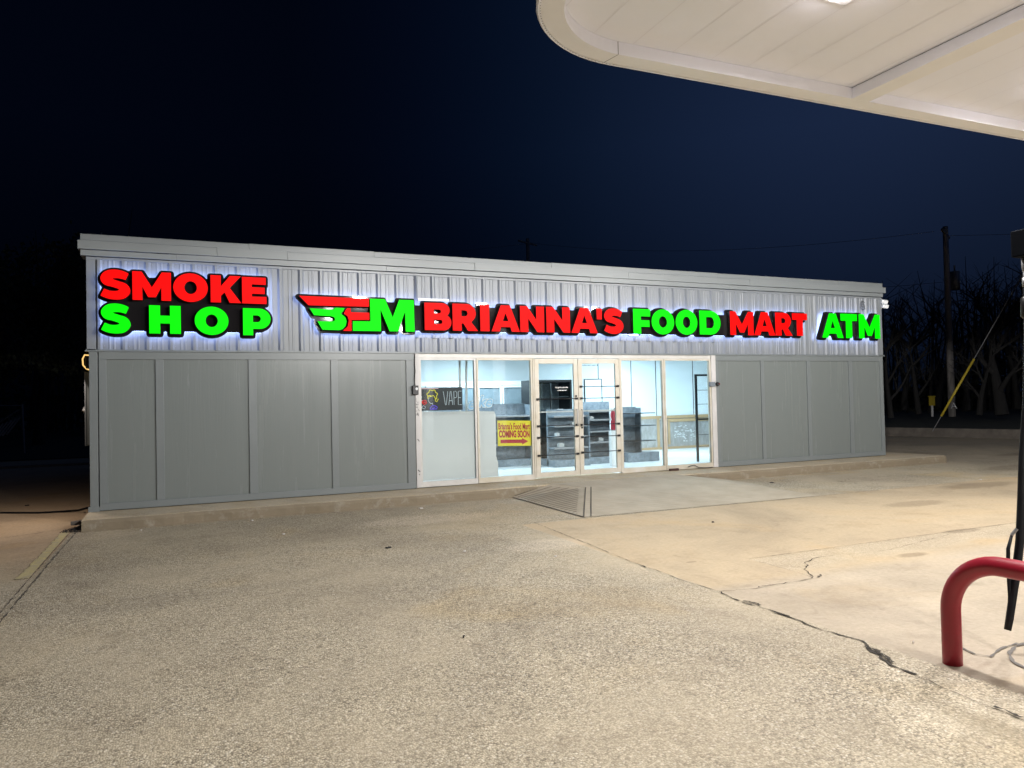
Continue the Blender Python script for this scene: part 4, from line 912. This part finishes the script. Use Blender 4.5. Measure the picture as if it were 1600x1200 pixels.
for k in range(58):
    x = X0 + .205 + .40 * (k + .45); 
    if x > 25.5: break
    yt = 5.17 if x > 3.37 else 4.31 + math.sqrt(max(0, .86 ** 2 - (3.37 - x) ** 2))
    mj.add([cpt(x - .004, YE + .3, CZ + .1105), cpt(x + .004, YE + .3, CZ + .1105), cpt(x + .004, yt, CZ + .1105), cpt(x - .004, yt, CZ + .1105)], [(0, 1, 2, 3)])
mj.build('ceiling_deck', [M['canopy'], mat('seam_shadow', (.81, .82, .88), .8)], cn)
def beam(x0, x1):
    m = MB(); z0, z1 = CZ + .004, CZ + .109; ya, yb = YE + .2, Y1 - .2
    p = lambda x, y, z: cpt(x, y, z)
    m.add([p(x0, ya, z0), p(x1, ya, z0), p(x1, yb, z0), p(x0, yb, z0)], [(0, 3, 2, 1)]); b_ = m.build('cross_beam', M['canopy_tray'], cn)
    m = MB(); m.add([p(x0, ya, z0), p(x0, yb, z0), p(x0, yb, z1), p(x0, ya, z1), p(x1, ya, z0), p(x1, yb, z0), p(x1, yb, z1), p(x1, ya, z1)], [(0, 1, 2, 3), (4, 7, 6, 5)]); m.build('beam_side', M['canopy_white'], b_)
    mj2 = MB().add([p(x0 - .006, ya, z1 - .001), p(x0 - .001, ya, z1 - .001), p(x0 - .001, yb, z1 - .001), p(x0 - .006, yb, z1 - .001)], [(0, 1, 2, 3)]); mj2.build('seam', M['wire'], b_)
beam(5.97, 6.19); beam(12.9, 13.12); beam(19.8, 20.02)
m = mtrim; m.add([cpt(3.30, Y1 - .034, CZ + .0005), cpt(3.305, Y1 - .034, CZ + .0005), cpt(3.345, Y1 - .206, CZ + .0005), cpt(3.34, Y1 - .206, CZ + .0005)], [(0, 1, 2, 3)])
m.add([cpt(3.34, Y1 - .208, CZ + .001), cpt(3.345, Y1 - .208, CZ + .001), cpt(3.345, Y1 - .208, CZ + .11), cpt(3.34, Y1 - .208, CZ + .11)], [(0, 1, 2, 3)])
# rivets round the corner
for i in range(46):
    a = R(180 - 92 * i / 45); m.add(*(lambda c, r_: ([(c[0] - r_, c[1] - r_, c[2]), (c[0] + r_, c[1] - r_, c[2]), (c[0] + r_, c[1] + r_, c[2]), (c[0] - r_, c[1] + r_, c[2])], [(0, 1, 2, 3)]))(cpt(3.37 + 1.040 * math.cos(a), 4.31 + 1.040 * math.sin(a), CZ - .001), .0035))
m.build('fascia_trim', [M['canopy_white'], M['dark']], cn)
for (px_, py_) in ((9.5, 1.5), (20.0, 1.5), (9.5, -6)):
    MB().box(px_ - .15, px_ + .15, py_ - .15, py_ + .15, 0, CZ + .1).build('column', M['white'], cn)
for k, (x, y, p) in enumerate(CANOPY_LAMPS):
    lr = empty('canopy_light', (x, y, CZ + .09), 'square flush LED fixture under the canopy near its front left panel' if k == 0 else 'square flush LED fixture under the canopy', 'ceiling light', 'square LED lights under the canopy')
    MB().box(x - .22, x + .22, y - .22, y + .22, CZ + .088, CZ + .11).build('housing', M['white'], lr, bevel=.006)
    m = MB(); vs = []; n_ = 20
    m.tube([(x, y, CZ + .0875), (x, y, CZ + .052)], [.16, .14], 24); m.build('lens', M['lens'], lr)

# ================================================================== RED PIPE GUARD AND FUEL PUMP
pts = []
HX, HR = 4.01, .30
pts += [(HX, 2.885, z) for z in (-.02, .1, .2, .30)]
zc = .605 - HR
for i in range(13):
    a = R(90 * i / 12); pts.append((HX, 2.885 - HR + HR * math.cos(a), zc + HR * math.sin(a)))
pts += [(HX, 2.4, .605), (HX, 1.9, .605)]
for i in range(13):
    a = R(90 * i / 12); pts.append((HX, 1.7 - HR * math.sin(a), zc + HR * math.cos(a)))
pts += [(HX, 1.4, .2), (HX, 1.4, -.02)]
pg = M['red'].node_tree; gb = pg.nodes['Principled BSDF']; tcx = N(pg, 'ShaderNodeTexCoord'); n1 = N(pg, 'ShaderNodeTexNoise'); n1.inputs['Scale'].default_value = 34; n1.inputs['Detail'].default_value = 8; n1.inputs['Roughness'].default_value = .75
L(pg, tcx.outputs['Object'], n1.inputs['Vector']); r1 = N(pg, 'ShaderNodeMapRange'); r1.inputs[1].default_value = .67; r1.inputs[2].default_value = .71; L(pg, n1.outputs['Fac'], r1.inputs[0])
sx_ = N(pg, 'ShaderNodeMix', data_type='RGBA'); old = gb.inputs['Base Color'].links[0].from_socket; L(pg, r1.outputs[0], sx_.inputs[0]); L(pg, old, sx_.inputs[6]); sx_.inputs[7].default_value = (.10, .035, .03, 1); L(pg, sx_.outputs[2], gb.inputs['Base Color'])
tag(MB().tube(pts, .052, 24).build('pipe_guard', M['red'], smooth=True), 'red bent steel pipe guard standing beside the fuel pump', 'bollard')

fp = empty('fuel_pump', (5.6, 2.6, 0), 'dark fuel pump with overhead housing and hanging hose at the right edge', 'fuel pump')
MB().box(4.70, 5.75, 2.15, 2.75, 0, .12).build('base', M['kerb'], fp, bevel=.01)
MB().box(4.98, 5.65, 2.20, 2.70, .121, 1.9).build('cabinet_body', M['white'], fp, bevel=.02)
MB().box(4.88, 5.75, 2.3, 2.6, 1.901, 2.355).build('cabinet_top', M['dark'], fp, bevel=.01)
hb = MB().box(4.632, 5.9, 2.62, 2.86, 2.355, 2.515).build('overhead_housing', mat('grey_housing', (.004, .005, .008), .85, spec=.05, var=.1), fp, bevel=.006)
m = MB()
for xx in (4.655, 4.75): 
    for z in (2.38, 2.49): m.ball((xx, 2.618, z), .006, 4)
m.build('bolt', M['wire'], hb)
MB().tube([(4.735, 2.84, 2.36), (4.735, 2.84, 2.30), (4.735, 2.84, 2.27)], [.020, .020, .016], 12).build('swivel', M['wire'], fp, smooth=True)
hs = MB().tube([(4.735, 2.84, 2.275), (4.732, 2.84, 2.1), (4.722, 2.84, 1.9), (4.70, 2.845, 1.5), (4.665, 2.86, 1.15), (4.635, 2.855, .9), (4.60, 2.85, .65), (4.555, 2.85, .47), (4.52, 2.85, .35), (4.475, 2.85, .20), (4.452, 2.85, .135)], [.016, .016, .016, .017, .018, .021, .024, .024, .022, .021, .019], 14).build('hose', M['rubber'], fp, smooth=True)
MB().tube([(4.733, 2.84, 2.12), (4.732, 2.84, 2.11), (4.727, 2.84, 2.0), (4.726, 2.84, 1.985)], [.017, .030, .030, .017], 14).build('breakaway_coupling', M['black'], hs, smooth=True)
MB().tube([(4.735, 2.84, 2.235), (4.734, 2.84, 2.18)], .0195, 14).build('collar', M['wire'], hs, smooth=True)
MB().tube([(4.555, 2.87, .68), (4.525, 2.875, .60), (4.51, 2.87, .48), (4.50, 2.86, .32), (4.47, 2.855, .20)], [.008, .011, .011, .010, .008], 8).build('loop_end', M['rubber'], hs, smooth=True)
MB().tube([(4.575, 2.85, .72), (4.552, 2.87, .68)], .010, 8).build('clip', M['wire'], hs)

# ================================================================== POLES, WIRES, TREES
def pole(x, y, z0, h, r0, lab, trans=True, arm=True, grp=None):
    p = empty('utility_pole', (x, y, z0), lab, 'utility pole', grp)
    MB().tube([(x, y, z0 - .3), (x, y, z0 + h * .5), (x, y, z0 + h)], [r0, r0 * .85, r0 * .7], 12).build('pole_shaft', M['wood_pole'], p, smooth=True)
    MB().obox((x, y, z0 + h - .35), (2.4, .10, .12), (0, 0, .5)).build('crossarm', M['wood_pole'], p)
    if trans:
        t_ = MB().tube([(x + .42, y - .1, z0 + h - 3.1), (x + .42, y - .1, z0 + h - 2.2)], .22, 16).build('transformer', M['wire'], p, smooth=True)
        MB().tube([(x + .42, y - .1, z0 + h - 2.2), (x + .42, y - .1, z0 + h - 1.9)], .04, 8).build('bushing', M['wire'], t_)
    if arm:
        a_ = MB().tube([(x, y, z0 + h - 4.2), (x + .3, y, z0 + h - 3.7), (x + .8, y - .1, z0 + h - 3.6), (x + 1.7, y - .2, z0 + h - 3.6)], .035, 8).build('lamp_arm', M['wire'], p, smooth=True)
        MB().tube([(x + 1.9, y - .22, z0 + h - 3.35), (x + 1.9, y - .22, z0 + h - 3.65), (x + 1.9, y - .22, z0 + h - 3.95)], [.08, .14, .22], 12).build('lamp_head', M['wire'], a_, smooth=True)
    return p
PX, PY_ = 34.24, 24.2
p1 = pole(PX, PY_, .3, 9.3, .17, 'tall wooden utility pole with transformer and unlit lamp arm right of the shop')
# white letter near its foot
vs, fs = text_mesh('A', .42, .005, .004); q = Euler((R(90), 0, R(-38))).to_matrix()
b_ = MB(); cpos = Vector((PX - .25, PY_ - .28, .85)); b_.add([cpos + q @ Vector(v) for v in vs], fs); b_.build('pole_letter', M['white'], p1)
p2 = pole(25.0, 52.0, .3, 13.9, .2, 'distant wooden utility pole showing just above the roof', trans=False, arm=False)
for k, (a, b_2, sag) in enumerate([((PX - .8, PY_, 9.3), (25, 52, 13.9), .8), ((PX + .9, PY_ + .4, 9.3), (56, -6, 9.0), 1.0), ((PX, PY_, 6.9), (25, 52, 11.6), 1.0), ((25, 52, 13.8), (-30, 80, 13.5), 1.2)]):
    a, b_2 = Vector(a), Vector(b_2); pts = [a + (b_2 - a) * u + Vector((0, 0, -4 * sag * u * (1 - u))) for u in [i / 16 for i in range(17)]]
    tag(MB().tube(pts, .010, 5).build('power_line', M['wire']), ('upper line from the near pole toward the far pole', 'line running right from the near pole', 'lower line from the near pole toward the far pole', 'line running left from the far pole')[k] + ' against the night sky', 'power line')
# guy wire with yellow sleeve
ga, gb = Vector((24.75, 18.2, .3)), None
def ray(u, v):
    return (fwd + rt * ((u - 800) / FPX) + up * (-(v - 600) / FPX)).normalized()
def at(u, v, dist): d_ = ray(u, v); return Vector((0, 0, EYE)) + d_ * dist
gy = empty('guy_wire', (24.7, 18.2, .3), 'thin steel guy wire with yellow plastic sleeve anchored in the verge', 'guy wire')
A0, A1 = at(1457, 674, 29), at(1612, 404, 30)
A1 = A0 + (A1 - A0) * 1.5
MB().tube([A0, A1], .014, 6).build('cable_strand', M['wire'], gy)
MB().tube([A0 + (A1 - A0) * .06, A0 + (A1 - A0) * .285], .038, 8).build('sleeve', M['yellow'], gy, smooth=True)
mk0 = at(1457, 651, 40); 
mp_ = empty('marker_post', (mk0.x, mk0.y, mk0.z), 'short pipeline marker post with yellow box cap before the trees', 'marker post')
MB().tube([mk0, mk0 + Vector((0, 0, .6))], .05, 8).build('stake', M['white'], mp_)
MB().box(mk0.x - .10, mk0.x + .10, mk0.y - .08, mk0.y + .08, mk0.z + .52, mk0.z + .92).box(mk0.x - .13, mk0.x + .13, mk0.y - .10, mk0.y + .10, mk0.z + .921, mk0.z + .97).build('cap', M['yellow'], mp_)

def tree(x, y, z, h, seed, lab, leafy=False, grp=None, lean=0.0, r0=.25, low=.35):
    rg = random.Random(seed); root = empty('tree', (x, y, z), lab, 'tree', grp)
    tb = MB(); lv = MB()
    def branch(p, d, ln, r_, dep):
        pts = [p]; q = p
        for k in range(4):
            d = (d + Vector((rg.uniform(-.16, .16), rg.uniform(-.16, .16), rg.uniform(-.04, .12)))).normalized(); q = q + d * ln / 4; pts.append(q)
        tb.tube(pts, [r_ * (1 - .20 * k) for k in range(5)], 6 if dep else 9, cap=False)
        if dep >= 2 and leafy:
            for _ in range(26):
                c = pts[rg.randint(1, 4)] + Vector((rg.gauss(0, .35), rg.gauss(0, .35), rg.gauss(0, .28))); lv.obox(c, (rg.uniform(.10, .2), rg.uniform(.06, .12), .004), (rg.random() * 6, rg.random() * 6, rg.random() * 6))
        if dep < 4:
            for k in range((3 if dep < 3 else 4) if dep else 7):
                i = rg.randint(1, 4) if dep else min(4, 1 + k); a = rg.random() * 6.28; s_ = .55 + rg.random() * .35
                nd = (d * .75 + Vector((math.cos(a), math.sin(a), rg.uniform(-.15, .35))) * s_).normalized(); branch(pts[i], nd, ln * rg.uniform(.48, .70), r_ * (.50 - .03 * dep), dep + 1)
    branch(Vector((x, y, z - .1)), Vector((lean, 0, 1)).normalized(), h * .36, r0, 0)
    tr = tb.build('trunk', M['bark'], root, smooth=True)
    if leafy and lv.v: lv.build('crown', M['leaf'], root)
    return root
spots = [(1392, 34, 9, .2), (1412, 44, 11, .28), (1436, 38, 9.5, .22), (1466, 47, 12, .3), (1512, 42, 11, .25), (1530, 36, 8.5, .2), (1566, 36, 11, .42), (1592, 44, 12, .3), (1622, 38, 11, .3)]
sides = ['thin bare tree immediately right of the shop corner', 'bare forked tree second from the shop corner', 'slim bare tree left of the marker post', 'tall bare tree behind the marker post', 'bare tree right of the utility pole', 'small bare tree below the yellow guy wire sleeve', 'thick pale trunked bare tree left of the fuel pump', 'bare tree half hidden behind the pump hose', 'bare tree beyond the fuel pump edge']
for k, (u, dd_, h, r_) in enumerate(spots):
    b0_ = at(u, 650, dd_); tree(b0_.x, b0_.y, .3 + .01 * dd_, h * .85, 100 + k, sides[k], False, 'bare trees at the wood edge on the right', rg.uniform(-.08, .08), r_ * .62)
lsp = [(60, 40, 13, 'leafy dark tree rising left of the shop'), (-60, 36, 12, 'leafy dark tree at the far left edge'), (150, 50, 15, 'dark leafy tree rising behind the left end of the shop'), (215, 56, 15, 'dark leafy tree above the left roof corner')]
for k, (u, dd_, h, lab) in enumerate(lsp):
    b0_ = at(u, 660, dd_); tree(b0_.x, b0_.y, .05, h, 300 + k, lab, True, 'leafy trees behind the left of the shop', .05, .3)
# the wood beyond reads as one dark mass of stems and twigs
wd = MB(); rg = random.Random(55)
for k in range(240):
    u = rg.uniform(1330, 1900) if k % 3 else rg.uniform(-400, 300); dd_ = rg.uniform(48, 80); b0_ = at(u, 645, dd_); h = rg.uniform(6, 9.5) if u > 800 else rg.uniform(8, 13)
    p = Vector((b0_.x, b0_.y, .3)); d_ = Vector((rg.uniform(-.12, .12), rg.uniform(-.12, .12), 1)); wd.tube([p, p + d_ * h * .5, p + d_ * h + Vector((rg.uniform(-.8, .8), 0, 0))], [.10, .06, .012], 5, cap=False)
    for j in range(7):
        s0 = p + d_ * h * rg.uniform(.25, .9); a = rg.random() * 6.28; wd.tube([s0, s0 + Vector((math.cos(a), math.sin(a), rg.uniform(.3, 1))) * rg.uniform(1, 2.6)], [.022, .005], 4, cap=False)
tag(wd.build('woods', M['bark']), 'distant dark wood', None, None, 'stuff')
bs = MB(); rg = random.Random(56)
for k in range(9000):
    u = rg.uniform(1340, 1900) if k % 2 else rg.uniform(-500, 260); dd_ = rg.uniform(52, 78); b0_ = at(u, 645, dd_)
    z = .3 + (rg.random() ** 1.25) * (2.6 + .8 * math.sin(u * .021) + .5 * math.sin(u * .057)) * (1 if u > 700 else 2.2); bs.obox((b0_.x, b0_.y, z), (rg.uniform(.15, .45), rg.uniform(.1, .3), .01), (rg.random() * 6, rg.random() * 6, rg.random() * 6))
tag(bs.build('undergrowth', mat('dark_foliage', (.022, .026, .018), .9, var=.4)), 'dark undergrowth', None, None, 'stuff')

# broken chain-link gate on the far left
fg = at(38, 680, 33); g0 = empty('broken_gate', (fg.x - 1.2, fg.y, 0), 'sagging broken wire gate with pale post at the far left', 'gate')
zb_ = fg.z
MB().tube([(fg.x, fg.y, 0), (fg.x - .06, fg.y, zb_ + 1.15)], .035, 8).build('post', M['wire'], g0)
MB().tube([(fg.x - .05, fg.y, zb_ + 1.1), (fg.x - 1.6, fg.y, zb_ + 1.12)], .02, 6).tube([(fg.x - .15, fg.y, zb_ + .95), (fg.x - 1.7, fg.y + .1, zb_ - .15)], .03, 6).tube([(fg.x - .72, fg.y - .1, zb_), (fg.x - 1.6, fg.y, zb_ + .7)], .022, 6).build('rail', M['wire'], g0)
m = MB()
for k in range(6): m.obox((fg.x - .35 - k * .13, fg.y + .05, zb_ + .35 - k * .05), (.05, .02, .75), (0, .6, 0))
m.build('slat_panel', M['wood_pole'], g0)
